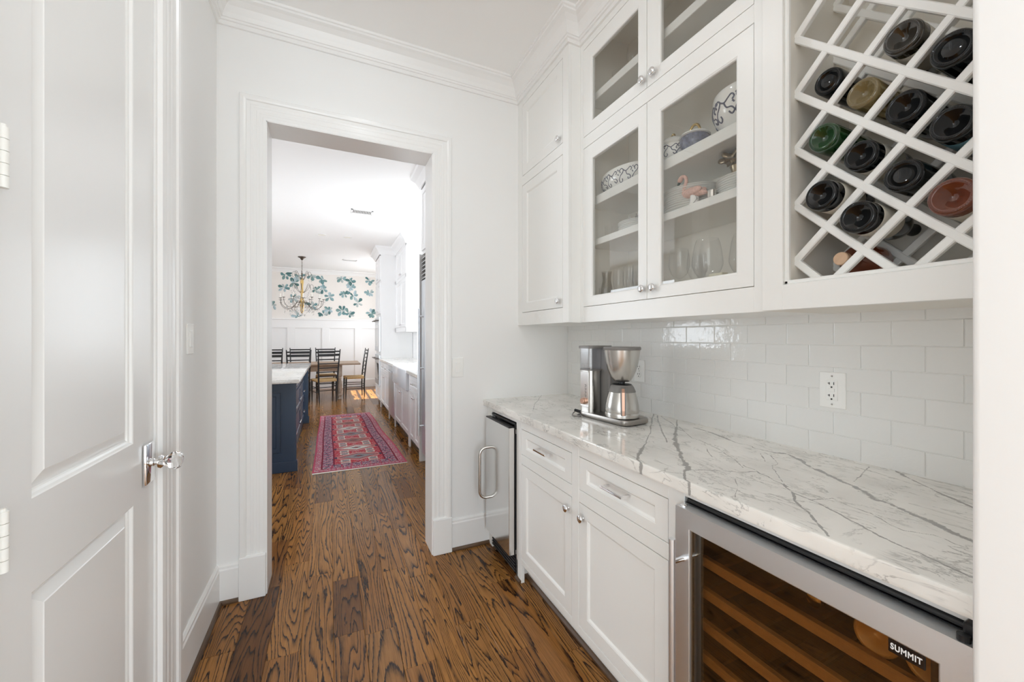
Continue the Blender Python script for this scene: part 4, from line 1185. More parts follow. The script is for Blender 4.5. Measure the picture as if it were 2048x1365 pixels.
# flamingo
fx = 1.292
t = thing('flamingo_figurine', 'pink ceramic flamingo figurine in front of the stacked plates', 'figurine', (fx, 1.10, S1))
path = [(1.043, 1.868), (1.060, 1.876), (1.085, 1.885), (1.110, 1.890), (1.132, 1.892), (1.146, 1.896), (1.150, 1.910), (1.146, 1.925), (1.140, 1.940), (1.140, 1.955), (1.148, 1.966), (1.160, 1.967), (1.169, 1.959), (1.173, 1.950)]
rad = [0.004, 0.012, 0.019, 0.021, 0.018, 0.012, 0.0082, 0.0072, 0.0068, 0.0066, 0.0068, 0.0085, 0.0100, 0.0075]
fl = cr([(y, z, r_) for (y, z), r_ in zip(path, rad)], 3)
MB().tube([(fx, y, z) for y, z, _ in fl], [max(r_, 0.003) for _, _, r_ in fl], 16).build('body', 'flamingo_skin', t, smooth=True, angle=80)
for sx in (-1, 1):
    MB().ell((fx + sx * 0.014, 1.092, 1.889), (0.009, 0.036, 0.015), 14, 10).build('wing', 'flamingo_skin', t, smooth=True, angle=80)
MB().ell((fx, 1.171, 1.957), (0.0092, 0.0092, 0.0100), 12, 8).build('head', 'plate_white', t, smooth=True, angle=80)
MB().tube([(fx, 1.172, 1.952), (fx, 1.178, 1.943), (fx, 1.176, 1.934), (fx, 1.172, 1.930)], [0.0065, 0.005, 0.0032, 0.001], 10).build('beak', 'flamingo_beak', t, smooth=True)
MB().lathe([(0.021, 0.0), (0.022, 0.002), (0.017, 0.02), (0.0155, 0.042)], (fx, 1.100, S1), 20).build('base', 'plate_white', t, smooth=True)
dl = Vector((-0.62, -0.785, 0))
tg = Vector((0.785, -0.62, 0))
P = lambda s, z, r: Vector((fx, 1.100, S1)) + dl * r + tg * s + Z * z
MB().tube([P(-0.002, 0.040, 0.0155), P(0.006, 0.024, 0.0165), P(-0.004, 0.010, 0.0195), P(-0.008, 0.006, 0.0195)], 0.0009, 6).build('painted_leg', 'flamingo_beak', t)
lathe_thing('metal_cup', 'small silver cup at the flamingo tail', 'cup', (1.292, 1.022, S1), [(0.016, 0), (0.0165, 0.001), (0.0175, 0.030), (0.016, 0.030), (0.015, 0.003), (0.002, 0.003)], 'nickel', 20)
# glassware
WG = [(0.0335, 0.0), (0.0335, 0.0015), (0.012, 0.004), (0.0038, 0.009), (0.0034, 0.07), (0.006, 0.082), (0.028, 0.100), (0.040, 0.130), (0.041, 0.155), (0.036, 0.200), (0.0352, 0.2005), (0.040, 0.155), (0.039, 0.131), (0.027, 0.102), (0.004, 0.085)]
BG = [(0.040, 0.0), (0.040, 0.0015), (0.014, 0.004), (0.0042, 0.009), (0.004, 0.05), (0.008, 0.062), (0.038, 0.085), (0.055, 0.120), (0.056, 0.145), (0.048, 0.200), (0.040, 0.225), (0.0392, 0.225), (0.047, 0.20), (0.0548, 0.145), (0.0538, 0.121), (0.037, 0.087), (0.004, 0.066)]
FL = [(0.028, 0.0), (0.028, 0.0015), (0.010, 0.004), (0.0035, 0.010), (0.0035, 0.055), (0.012, 0.07), (0.024, 0.10), (0.026, 0.14), (0.023, 0.185), (0.0224, 0.185), (0.0252, 0.14), (0.023, 0.101), (0.004, 0.072)]
TB = [(0.026, 0.0), (0.028, 0.002), (0.032, 0.09), (0.0313, 0.09), (0.0273, 0.006), (0.002, 0.006)]
GL = [
 ('wine_glass', WG, 1.315, 1.195, 'wine glass behind the lower left corner of the right glass door'),
 ('wine_glass', BG, 1.345, 1.085, 'largest balloon wine glass behind the right glass door'),
 ('wine_glass', BG, 1.400, 0.965, 'balloon wine glass half hidden by the right door stile'),
 ('wine_glass', WG, 1.430, 1.205, 'wine glass at the back right of the smallest stemmed row'),
 ('goblet', FL, 1.330, 1.520, 'slim goblet nearest the centre knobs behind the left glass door'),
 ('goblet', FL, 1.330, 1.455, 'slim goblet right beside the left door stile at the centre'),
 ('goblet', FL, 1.420, 1.600, 'slim goblet in the back row in the middle of the left door'),
 ('goblet', FL, 1.420, 1.525, 'slim goblet in the back row by the centre of the cabinet'),
 ('goblet', FL, 1.340, 1.605, 'slim goblet in the front row in the middle of the left door'),
 ('tumbler', TB, 1.300, 1.660, 'short tumbler in the front of the lowest shelf, left door'),
]
for nm, pr, x, y, lab in GL:
    lathe_thing(nm, lab, 'glass', (x, y, SB), pr, 'drink_glass', 24, 'glassware on the lowest shelf')
lathe_thing('shot_glass', 'small clear glass at the far left of the middle shelf', 'glass', (1.345, 1.690, S1), [(0.014, 0), (0.016, 0.002), (0.018, 0.07), (0.0172, 0.07), (0.0150, 0.006), (0.002, 0.006)], 'drink_glass', 20)
lathe_thing('glass_vase', 'smoky glass vase in the lower left corner of the glass cabinet', 'vase', (1.345, 1.705, SB), [(0.025, 0), (0.032, 0.004), (0.034, 0.03), (0.03, 0.10), (0.022, 0.15), (0.026, 0.19), (0.0252, 0.19), (0.021, 0.15), (0.029, 0.1), (0.033, 0.03), (0.002, 0.008)], 'smoke_glass', 24)
lathe_thing('wine_glass', 'stemmed glass on the shelf behind the upper left glass door', 'glass', (1.36, 1.515, 2.60), [(r * 0.85, z * 0.75) for r, z in WG], 'drink_glass', 24, 'glasses in the upper glass cabinet')
lathe_thing('tumbler', 'short tumbler on the shelf behind the upper left glass door', 'glass', (1.36, 1.63, 2.60), TB, 'drink_glass', 24, 'glasses in the upper glass cabinet')
# crystal birds on the left plate stack
for lab, y, s in (('clear crystal bird on the left plate stack, the taller one', 1.480, 1.0), ('clear crystal bird lying low on the left plate stack', 1.560, 0.75)):
    z0 = S1 + 0.0005 + 5 * 0.0085 + 0.0066
    t = thing('crystal_bird', lab, 'figurine', (1.36, y, z0), 'crystal birds on the left plates')
    MB().ell((1.36, y, z0 + 0.016 * s), (0.014 * s, 0.026 * s, 0.016 * s), 8, 6).build('body', 'crystal', t)
    MB().tube([(1.36, y - 0.02 * s, z0 + 0.02 * s), (1.36, y - 0.028 * s, z0 + 0.040 * s), (1.36, y - 0.018 * s, z0 + 0.055 * s), (1.36, y - 0.004 * s, z0 + 0.05 * s)], [0.007 * s, 0.006 * s, 0.006 * s, 0.003 * s], 6).build('neck', 'crystal', t)
    MB().tube([(1.36, y + 0.01 * s, z0 + 0.02 * s), (1.36, y + 0.02 * s, z0 + 0.045 * s)], [0.010 * s, 0.002], 6).build('wing', 'crystal', t)
# small carton and a pair of folded spectacle-like wire stands
t = thing('carton', 'small cream carton leaning among the glasses by the right door edge', 'carton', (1.285, 0.985, SB))
MB().box((1.262, 0.957, SB), (1.292, 1.012, SB + 0.074), 0.001).build('box', 'card_cream', t)
MB().box((1.2605, 0.966, SB + 0.05), (1.2625, 1.003, SB + 0.054)).build('print', 'slot_dark', t)

# ================================================================== kitchen and dining end
def panel_my(o_name, m, parent, x0, x1, z0, z1, y, holes, th=0.02, prof=SHAKER):
    """panelled face looking towards -y"""
    return MB().panel((0, y, 0), X, Z, Y, x0, x1, z0, z1, th, holes, prof).build(o_name, m, parent)

# far wall: wainscot and printed leaves
wm = MB()
wm.box((-2.2, YF - 0.034, 1.56), (XK, YF, 1.77), 0.002)
wm.box((-2.2, YF - 0.06, 1.765), (XK, YF, 1.80), 0.004)
wm.box((-2.2, YF - 0.04, 0.0), (XK, YF, 0.20), 0.003)
wm.box((-2.2, YF - 0.004, 0.2), (XK, YF, 1.56))
struct(wm, 'trim_7', 'trim_paint')
for k in range(5):
    xx = -1.74 + 0.778 * k
    struct(MB().box((xx, YF - 0.034, 0.2), (xx + 0.165, YF - 0.003, 1.562), 0.002), 'trim_%d' % (8 + k), 'trim_paint')
struct(MB().sweep([(XK, YF), (-2.2, YF)], [(0, 2.945), (0.012, 2.945), (0.02, 2.965), (0.05, 3.01), (0.085, 3.03), (0.09, 3.05), (0, 3.05)]), 'trim_13', 'trim_paint')

CL = [(-1.0, 2.88), (-0.7, 2.85), (-0.43, 2.90), (-0.18, 2.82), (0.28, 2.87), (0.49, 2.83), (0.97, 2.85), (-1.04, 2.56), (-0.81, 2.69), (-0.32, 2.54), (-0.16, 2.57), (-0.01, 2.37), (0.5, 2.67), (0.34, 2.46), (0.56, 2.42), (0.67, 2.24), (0.97, 2.53), (-1.28, 2.12), (-0.83, 2.31), (-0.4, 2.14), (0.28, 2.04), (0.45, 1.95), (-0.16, 1.91), (1.0, 1.97), (-0.75, 1.86), (-0.03, 2.03), (-1.5, 2.6), (-1.75, 2.2), (-1.5, 2.0)]
verts, faces, cols = [], [], []
TEAL = [(0.09, 0.20, 0.20), (0.15, 0.29, 0.30), (0.28, 0.43, 0.45), (0.44, 0.56, 0.60), (0.21, 0.34, 0.33), (0.50, 0.56, 0.55)]
lr = random.Random(5)
def leaf(cx, cz, ang, L, W, c, k):
    prof = [(0.0, 0.06), (0.12, 0.22), (0.28, 0.58), (0.46, 0.88), (0.66, 1.0), (0.82, 0.88), (0.94, 0.55), (1.0, 0.12)]
    ca, sa = math.cos(ang), math.sin(ang)
    y = YF - 0.0012 - 0.00003 * k
    for sgn, sh in ((1, 1.0), (-1, 0.80)):
        i0 = len(verts)
        cc = tuple(min(1, q * sh) for q in c)
        for t_, w in prof:
            verts.append((cx + L * t_ * ca, y, cz + L * t_ * sa)); cols.append(cc)
            wv = w * W * (1 + 0.12 * math.sin(9 * t_ + k))
            verts.append((cx + L * t_ * ca - sgn * sa * wv, y, cz + L * t_ * sa + sgn * ca * wv)); cols.append(cc)
        for j in range(len(prof) - 1):
            faces.append((i0 + 2 * j, i0 + 2 * j + 2, i0 + 2 * j + 3, i0 + 2 * j + 1))
kk = 0
for (cx, cz) in CL:
    n = lr.randint(5, 7); a0 = lr.uniform(0, 6.28)
    for j in range(n):
        a = a0 + j * 6.0 / n + lr.uniform(-0.25, 0.25)
        Lf = lr.uniform(0.09, 0.16)
        if cz + Lf * math.sin(a) > 2.94 or cz + Lf * math.sin(a) < 1.81: Lf *= 0.35
        if cz > 2.94 or cz < 1.81: continue
        leaf(cx + lr.uniform(-0.02, 0.02), cz + lr.uniform(-0.02, 0.02), a, Lf, Lf * lr.uniform(0.22, 0.30), lr.choice(TEAL), kk); kk += 1
me = bpy.data.meshes.new('leaf_print'); me.from_pydata(verts, [], faces)
ca_ = me.color_attributes.new('col', 'FLOAT_COLOR', 'POINT')
ca_.data.foreach_set('color', [q for c in cols for q in (*c, 1)])
lo = link('leaf_print', me, 'leaf_ink', wall_far); lo['kind'] = 'stuff'

# ------------------------------------------------------------------ runner rug
def rug():
    nu, nv = 110, 340
    u = (np.arange(nu) + 0.5) / nu; v = (np.arange(nv) + 0.5) / nv
    U, V = np.meshgrid(u, v)            # shape nv, nu
    rs = np.random.RandomState(3)
    xs = U * 0.87; ys = V * 3.06
    edge = np.minimum(np.minimum(xs, 0.87 - xs), np.minimum(ys, 3.06 - ys))
    col = np.zeros((nv, nu, 3))
    red = np.array((0.48, 0.045, 0.06)); pink = np.array((0.56, 0.20, 0.27)); navy = np.array((0.045, 0.035, 0.08)); mauve = np.array((0.34, 0.22, 0.28)); ivory = np.array((0.62, 0.52, 0.46)); grey = np.array((0.27, 0.24, 0.25)); deep = np.array((0.20, 0.008, 0.03)); rust = np.array((0.42, 0.09, 0.05))
    col[:] = red
    n1 = rs.rand(nv, nu)
    def put(m, c): col[m] = c
    fm = edge > 0.20
    put(fm & (n1 > 0.86), pink); put(fm & (n1 < 0.10), rust); put(fm & (n1 > 0.97), ivory); put(fm & (n1 < 0.035), navy)
    # medallions along the centre line, 0.36 m apart
    per = 0.37
    ph = (ys - 0.24) % per - per / 2
    idx = ((ys - 0.24) // per).astype(int)
    dx = np.abs(xs - 0.435)
    hexd = np.abs(ph) / 0.145 + dx / 0.235 * 0.9
    put(fm & (hexd < 1.06) & (hexd > 0.94), ivory)
    put(fm & (hexd <= 0.94), np.array((0.40, 0.07, 0.08)))
    inner = fm & (hexd < 0.70)
    put(inner, grey)
    put(inner & (idx % 3 == 1), np.array((0.60, 0.58, 0.54)))
    put(inner & (idx % 3 == 2), np.array((0.33, 0.17, 0.15)))
    put(inner & (hexd < 0.24), navy); put(inner & (hexd < 0.12), rust)
    # square blocks at the shoulders of each medallion
    bl = fm & (np.abs(np.abs(xs - 0.435) - 0.135) < 0.045) & (np.abs(np.abs(ph) - 0.135) < 0.04)
    put(bl, grey); put(bl & ((np.abs(np.abs(xs - 0.435) - 0.135) > 0.034) | (np.abs(np.abs(ph) - 0.135) > 0.030)), ivory)
    hk = fm & (np.abs(ph) < 0.03) & (dx > 0.21) & (dx < 0.245); put(hk, navy)
    # borders
    b1 = (edge <= 0.20) & (edge > 0.185); put(b1, deep)
    b2 = (edge <= 0.185) & (edge > 0.085)
    along = np.where((np.minimum(xs, 0.87 - xs) <= np.minimum(ys, 3.06 - ys)), ys, xs)
    put(b2, mauve)
    zig = (np.abs(((along / 0.09) % 2) - 1) * 0.09 + 0.09)
    put(b2 & (np.abs(edge - zig) < 0.012), navy)
    put(b2 & (((along / 0.09) % 1) > 0.80), np.array((0.42, 0.05, 0.10)))
    put(b2 & (n1 > 0.78), pink); put(b2 & (n1 < 0.16), navy); put(b2 & (n1 > 0.94), ivory)
    put((edge <= 0.085) & (edge > 0.072), deep)
    b3 = (edge <= 0.072); put(b3, pink * 0.85 + 0.02); put(b3 & (((along / 0.035) % 1) > 0.55), np.array((0.46, 0.08, 0.13))); put(b3 & (n1 > 0.88), ivory); put(b3 & (n1 < 0.12), mauve)
    put(edge < 0.012, np.array((0.50, 0.07, 0.12)))
    col *= (0.86 + 0.28 * rs.rand(nv, nu))[:, :, None]
    C = [Vector((-0.158, 4.266)), Vector((0.742, 4.251)), Vector((0.625, 7.334)), Vector((-0.146, 7.303))]
    gu = np.linspace(0, 1, nu + 1); gv = np.linspace(0, 1, nv + 1)
    GU, GV = np.meshgrid(gu, gv)
    px = (1 - GV) * ((1 - GU) * C[0].x + GU * C[1].x) + GV * ((1 - GU) * C[3].x + GU * C[2].x)
    py = (1 - GV) * ((1 - GU) * C[0].y + GU * C[1].y) + GV * ((1 - GU) * C[3].y + GU * C[2].y)
    px += 0.012 * np.sin(GV * 9) * (0.3 + 0.7 * GU) * np.sin(GV * math.pi)
    V3 = np.stack([px, py, np.full_like(px, 0.009)], -1).reshape(-1, 3)
    n = nu + 1
    i = np.arange(nv)[:, None] * n + np.arange(nu)[None, :]
    F = np.stack([i, i + 1, i + n + 1, i + n], -1).reshape(-1, 4)
    # skirt down to the floor
    ringi = list(range(0, n)) + [k * n + nu for k in range(1, nv + 1)] + [nv * n + k for k in range(nu - 1, -1, -1)] + [k * n for k in range(nv - 1, 0, -1)]
    low = V3[ringi].copy(); low[:, 2] = 0.0005
    base = len(V3)
    V3 = np.vstack([V3, low])
    m = len(ringi)
    SK = np.array([(ringi[(k + 1) % m], ringi[k], base + k, base + (k + 1) % m) for k in range(m)])
    F = np.vstack([F, SK])
    me = bpy.data.meshes.new('runner_rug'); me.from_pydata(V3.tolist(), [], F.tolist())
    fc = np.ones((len(F), 4)); fc[:nu * nv, :3] = col.reshape(-1, 3); fc[nu * nv:, :3] = (0.4, 0.08, 0.12)
    at = me.attributes.new('col', 'FLOAT_COLOR', 'FACE')
    at.data.foreach_set('color', fc.reshape(-1))
    return me
rg = link('runner_rug', rug(), 'rug_wool')
tag(rg, 'red and pink patterned runner rug on the kitchen floor', 'rug')
MB().box((-0.156, 4.238, 0.001), (0.742, 4.262, 0.005)).build('fringe', 'candle', rg)

# ------------------------------------------------------------------ island
t = thing('kitchen_island', 'navy blue kitchen island with a white marble top', 'island', (-0.9, 5.65, 0))
IX0, IX1, IY0, IY1 = -1.55, -0.305, 4.455, 6.87
mb = MB().box((IX0, IY0 + 0.03, 0.0), (IX1 - 0.075, IY1 - 0.03, 0.885))
mb.build('body', 'navy_paint', t)
panel_my('end_panel', 'navy_paint', t, IX0, IX1, 0.0, 0.885, IY0, [(IX0 + 0.08, -0.935 - 0.04, 0.22, 0.80)], 0.03, SHAKER)
mb = MB().panel((0, IY0 - 0.018, 0), X, Z, Y, -0.93, IX1 + 0.0005, 0.10, 0.884, 0.0175, [(-0.86, IX1 - 0.125, 0.19, 0.79)], [(0.0, 0.014), (0.012, 0.014), (0.0125, 0.004), (0.045, 0.004), (0.050, 0.012), (0.055, 0.012)])
mb.build('raised_panel', 'navy_paint', t)
MB().box((IX1 - 0.078, IY1 - 0.032, 0.0), (IX1, IY1, 0.885), 0.002).build('corner_post', 'navy_paint', t)
MB().box((IX1 - 0.078, IY0, 0.0), (IX1, IY0 + 0.06, 0.884), 0.002).build('corner_post', 'navy_paint', t)
MB().box((IX0 - 0.012, IY0 - 0.032, 0.0), (IX1 + 0.012, IY0 + 0.02, 0.105), 0.003).build('plinth', 'navy_paint', t)
MB().box((IX1 - 0.09, IY1 - 0.045, 0.0), (IX1 + 0.012, IY1 + 0.012, 0.105), 0.003).build('plinth', 'navy_paint', t)
for k in range(3):
    ya = IY0 + 0.075 + k * 0.755
    for z0, z1 in ((0.70, 0.86), (0.42, 0.685), (0.12, 0.405)):
        d = MB().panel((IX1 - 0.056, 0, 0), Y, Z, -X, ya, ya + 0.735, z0, z1, 0.02, [(ya + 0.05, ya + 0.685, z0 + 0.04, z1 - 0.04)], SHAKER).build('drawer', 'navy_paint', t)
        mb = MB()
        yc, zc = ya + 0.3675, (z0 + z1) / 2
        for s in (-1, 1): mb.cyl((IX1 - 0.057, yc + s * 0.06, zc), (IX1 - 0.030, yc + s * 0.06, zc), 0.005, n=8)
        mb.cyl((IX1 - 0.030, yc - 0.075, zc), (IX1 - 0.030, yc + 0.075, zc), 0.006, n=8)
        mb.build('pull', 'chrome', d, smooth=True)
MB().box((IX0 - 0.03, 4.255, 0.885), (-0.266, 6.93, 0.922), 0.004, 2).build('top', 'marble_plain', t, smooth=True)

# ------------------------------------------------------------------ right-hand kitchen run
XF2 = 0.87
def kpull(p, parent):
    mb = MB()
    for s in (-1, 1): mb.cyl((p[0], p[1] + s * 0.05, p[2]), (p[0] - 0.028, p[1] + s * 0.05, p[2]), 0.005, n=8)
    mb.cyl((p[0] - 0.028, p[1] - 0.07, p[2]), (p[0] - 0.028, p[1] + 0.07, p[2]), 0.006, n=8)
    mb.build('pull', 'nickel', parent, smooth=True)
def kbase(label, y0, y1, units, sink=False):
    t = thing('kitchen_base_cabinet', label, 'cabinet', (1.15, (y0 + y1) / 2, 0), 'white base cabinets of the kitchen')
    top = 0.66 if sink else 0.882
    mb = MB().box((XF2 + 0.02, y0, 0.105), (XK - 0.01, y1, top)); mb.box((XF2 + 0.09, y0 + 0.01, 0.0), (XK - 0.01, y1 - 0.01, 0.106))
    mb.build('carcass', 'kitchen_white', t)
    MB().box((XF2 + 0.07, y0 + 0.005, 0.0), (XF2 + 0.089, y1 - 0.005, 0.10)).build('toe_kick', 'shoe_wood', t)
    fr_ = MB()
    for yy in (y0, y1 - 0.035): fr_.box((XF2, yy, 0.0), (XF2 + 0.019, yy + 0.035, top), 0.001)
    fr_.build('face_frame', 'kitchen_white', t)
    for kind, a, b_, z0, z1, ky in units:
        d = MB().panel((XF2 + 0.001, 0, 0), Y, Z, X, a, b_, z0, z1, 0.018, [(a + 0.05, b_ - 0.05, z0 + 0.045, z1 - 0.045)], SHAKER).build(kind, 'kitchen_white', t)
        if kind == 'drawer': kpull((XF2 + 0.002, (a + b_) / 2, (z0 + z1) / 2), d)
        else: knob((XF2 + 0.002, ky, z1 - 0.06), d, 1.1)
    return t
kbase('white kitchen base cabinet between the farmhouse sink and the refrigerator', 4.24, 4.875, [('drawer', 4.28, 4.84, 0.70, 0.865, 0), ('door', 4.28, 4.555, 0.12, 0.685, 4.53), ('door', 4.565, 4.84, 0.12, 0.685, 4.60)])
kbase('white kitchen base cabinet with two doors under the farmhouse sink', 4.88, 6.055, [('door', 4.92, 5.46, 0.12, 0.645, 5.43), ('door', 5.475, 6.015, 0.12, 0.645, 5.50)], True)
kbase('white kitchen base cabinet between the dishwasher and the tall oven cabinet', 6.665, 7.86, [('drawer', 6.70, 7.25, 0.70, 0.865, 0), ('drawer', 7.27, 7.82, 0.70, 0.865, 0), ('door', 6.70, 7.25, 0.12, 0.685, 7.22), ('door', 7.27, 7.82, 0.12, 0.685, 7.30)])
# farmhouse sink
t = thing('farmhouse_sink', 'pale farmhouse sink with an apron front under the kitchen window', 'sink', (1.1, 5.46, 0.665))
mb = MB()
mb.box((XF2 - 0.035, 4.93, 0.668), (XF2 + 0.02, 6.0, 0.918), 0.012, 3); mb.box((XF2 + 0.02, 4.93, 0.668), (1.33, 4.965, 0.90)); mb.box((XF2 + 0.02, 5.965, 0.668), (1.33, 6.0, 0.90)); mb.box((1.30, 4.965, 0.668), (1.33, 5.965, 0.90)); mb.box((XF2 + 0.02, 4.965, 0.668), (1.30, 5.965, 0.69))
mb.build('basin', 'sink_white', t, smooth=True)
MB().cyl((1.1, 5.46, 0.689), (1.1, 5.46, 0.693), 0.04, n=20).build('drain', 'chrome', t)
# dishwasher
t = thing('dishwasher', 'stainless dishwasher between the white kitchen base cabinets', 'dishwasher', (1.15, 6.36, 0))
MB().box((XF2 + 0.02, 6.065, 0.10), (XK - 0.01, 6.655, 0.878)).build('tub', 'grey_plastic', t)
d = MB().box((XF2 - 0.005, 6.068, 0.10), (XF2 + 0.019, 6.652, 0.872), 0.003, 2).build('door', 'stainless', t, smooth=True)
mb = MB().cyl((XF2 - 0.045, 6.10, 0.80), (XF2 - 0.045, 6.62, 0.80), 0.010, n=12)
for yy in (6.14, 6.58): mb.cyl((XF2 - 0.045, yy, 0.80), (XF2 - 0.004, yy, 0.80), 0.008, n=10)
mb.build('handle', 'stainless', d, smooth=True)
MB().box((XF2 + 0.06, 6.07, 0.0), (XF2 + 0.08, 6.65, 0.10)).build('toe_kick', 'black_plastic', t)
# kitchen counter (cut out round the sink)
mb = MB()
mb.box((0.845, 4.24, 0.883), (XK, 4.926, 0.921), 0.003); mb.box((0.845, 6.004, 0.883), (XK, 7.86, 0.921), 0.003); mb.box((1.335, 4.926, 0.883), (XK, 6.004, 0.921), 0.001)
o = mb.build('kitchen_counter', 'marble_plain'); tag(o, 'bright white stone counter running along the kitchen sink wall', 'countertop'); rebase(o, (1.15, 6.0, 0.883))
# tall oven cabinet
t = thing('oven_cabinet', 'tall white cabinet with built-in ovens at the end of the kitchen run', 'cabinet', (1.15, 8.27, 0))
OY0, OY1, OXF = 7.865, 8.68, 0.862
MB().box((OXF + 0.02, OY0, 0.10), (XK - 0.005, OY1, 2.94)).build('carcass', 'kitchen_white', t)
MB().box((OXF + 0.06, OY0 + 0.01, 0.0), (XK - 0.005, OY1 - 0.01, 0.10)).build('toe_kick', 'shoe_wood', t)
for z0, z1 in ((2.42, 2.88), (1.78, 2.37)):
    for a, b_, ky in ((OY0 + 0.03, OY0 + 0.40, OY0 + 0.37), (OY0 + 0.415, OY1 - 0.03, OY0 + 0.44)):
        d = MB().panel((OXF, 0, 0), Y, Z, X, a, b_, z0, z1, 0.02, [(a + 0.05, b_ - 0.05, z0 + 0.05, z1 - 0.05)], SHAKER).build('door', 'kitchen_white', t)
        knob((OXF + 0.001, ky, z0 + 0.05), d, 1.2)
for z0, z1 in ((1.05, 1.72), (0.40, 0.98)):
    d = MB().box((OXF - 0.012, OY0 + 0.03, z0), (OXF + 0.02, OY1 - 0.03, z1), 0.003).build('oven_door', 'stainless', t)
    MB().box((OXF - 0.014, OY0 + 0.10, z0 + 0.10), (OXF - 0.011, OY1 - 0.10, z1 - 0.16)).build('pane', 'glass_black', d)
    mb = MB().cyl((OXF - 0.065, OY0 + 0.07, z1 - 0.07), (OXF - 0.065, OY1 - 0.07, z1 - 0.07), 0.011, n=12)
    for yy in (OY0 + 0.10, OY1 - 0.10): mb.cyl((OXF - 0.065, yy, z1 - 0.07), (OXF - 0.01, yy, z1 - 0.07), 0.009, n=8)
    mb.build('handle', 'iron', d, smooth=True)
d = MB().panel((OXF, 0, 0), Y, Z, X, OY0 + 0.03, OY1 - 0.03, 0.12, 0.36, 0.02, [(OY0 + 0.08, OY1 - 0.08, 0.17, 0.31)], SHAKER).build('drawer', 'kitchen_white', t)
# upper cabinet beside the sink window
t = thing('kitchen_wall_cabinet', 'white kitchen wall cabinet hanging beyond the sink window', 'cabinet', (1.3, 7.28, 1.42))
UY0, UY1, UXF = 6.72, 7.862, 1.15
MB().box((UXF + 0.02, UY0, 1.42), (XK - 0.005, UY1, 2.94), 0.001).build('carcass', 'kitchen_white', t)
mb = MB()
for a, b_, c, d in ((UY0, UY0 + 0.03, 1.42, 2.94), (UY1 - 0.03, UY1, 1.42, 2.94), (UY0, UY1, 1.42, 1.50), (UY0, UY1, 2.34, 2.40), (UY0, UY1, 2.87, 2.94)):
    mb.box((UXF, a, c), (UXF + 0.02, b_, d))
mb.build('face_frame', 'kitchen_white', t)
for z0, z1 in ((1.503, 2.337), (2.403, 2.867)):
    for a, b_, ky in ((UY0 + 0.033, 7.288, 7.26), (7.294, UY1 - 0.033, 7.32)):
        d = MB().panel((UXF, 0, 0), Y, Z, X, a, b_, z0, z1, 0.019, [(a + 0.055, b_ - 0.055, z0 + 0.055, z1 - 0.055)], SHAKER).build('door', 'kitchen_white', t)
        knob((UXF + 0.001, ky, z0 + 0.05), d, 1.2)
# refrigerator with the cabinet over it
t = thing('refrigerator', 'built-in stainless refrigerator with a louvred top seen past the door jamb', 'refrigerator', (1.2, 3.74, 0))
FY0, FY1, FXF = 3.25, 4.225, 0.885
MB().box((FXF + 0.05, FY0, 0.0), (XK - 0.005, FY1, 2.20)).build('body', 'stainless', t)
for k in range(6):
    z = 1.935 + k * 0.043
    MB().loops([[Vector((FXF, yy, z)), Vector((FXF - 0.004, yy, z + 0.006)), Vector((FXF + 0.03, yy, z + 0.040)), Vector((FXF + 0.04, yy, z + 0.034))] for yy in (FY0 + 0.02, FY1 - 0.004)]).build('louvre', 'stainless', t)
d = MB().box((FXF, FY0 + 0.01, 0.10), (FXF + 0.049, FY1 - 0.002, 1.92), 0.0015).build('door', 'stainless', t)
mb = MB().cyl((FXF - 0.05, FY1 - 0.10, 0.30), (FXF - 0.05, FY1 - 0.10, 1.62), 0.013, n=14)
for z in (0.40, 1.0, 1.54): mb.cyl((FXF - 0.05, FY1 - 0.10, z), (FXF + 0.001, FY1 - 0.10, z), 0.010, n=10)
mb.build('handle', 'stainless', d, smooth=True)
MB().box((FXF + 0.04, FY0 + 0.01, 0.0), (FXF + 0.06, FY1 - 0.01, 0.10)).build('kick_plate', 'grey_plastic', t)
t = thing('fridge_top_cabinet', 'white cabinet above the refrigerator up to the ceiling', 'cabinet', (1.2, 3.74, 2.21))
MB().box((FXF + 0.015, FY0, 2.205), (XK - 0.005, FY1 + 0.012, 2.94)).build('carcass', 'kitchen_white', t)
for a, b_ in ((FY0 + 0.03, 3.735), (3.745, FY1 - 0.02)):
    MB().panel((FXF - 0.005, 0, 0), Y, Z, X, a, b_, 2.235, 2.88, 0.02, [(a + 0.055, b_ - 0.055, 2.29, 2.825)], SHAKER).build('door', 'kitchen_white', t)
struct(MB().box((FXF - 0.02, FY1 - 0.002, 0.0), (XK - 0.005, FY1 + 0.012, 2.205)), 'trim_14', 'kitchen_white')
KCR = [(0, 2.90), (0.012, 2.90), (0.02, 2.925), (0.05, 2.98), (0.09, 3.015), (0.095, 3.05), (0, 3.05)]
struct(MB().sweep([(FXF - 0.005, FY0), (FXF - 0.005, FY1 + 0.012), (XK, FY1 + 0.012), (XK, UY0), (UXF, UY0), (UXF, OY0), (OXF, OY0), (OXF, OY1), (XK, OY1), (XK, 9.0)], KCR), 'trim_15', 'kitchen_white')

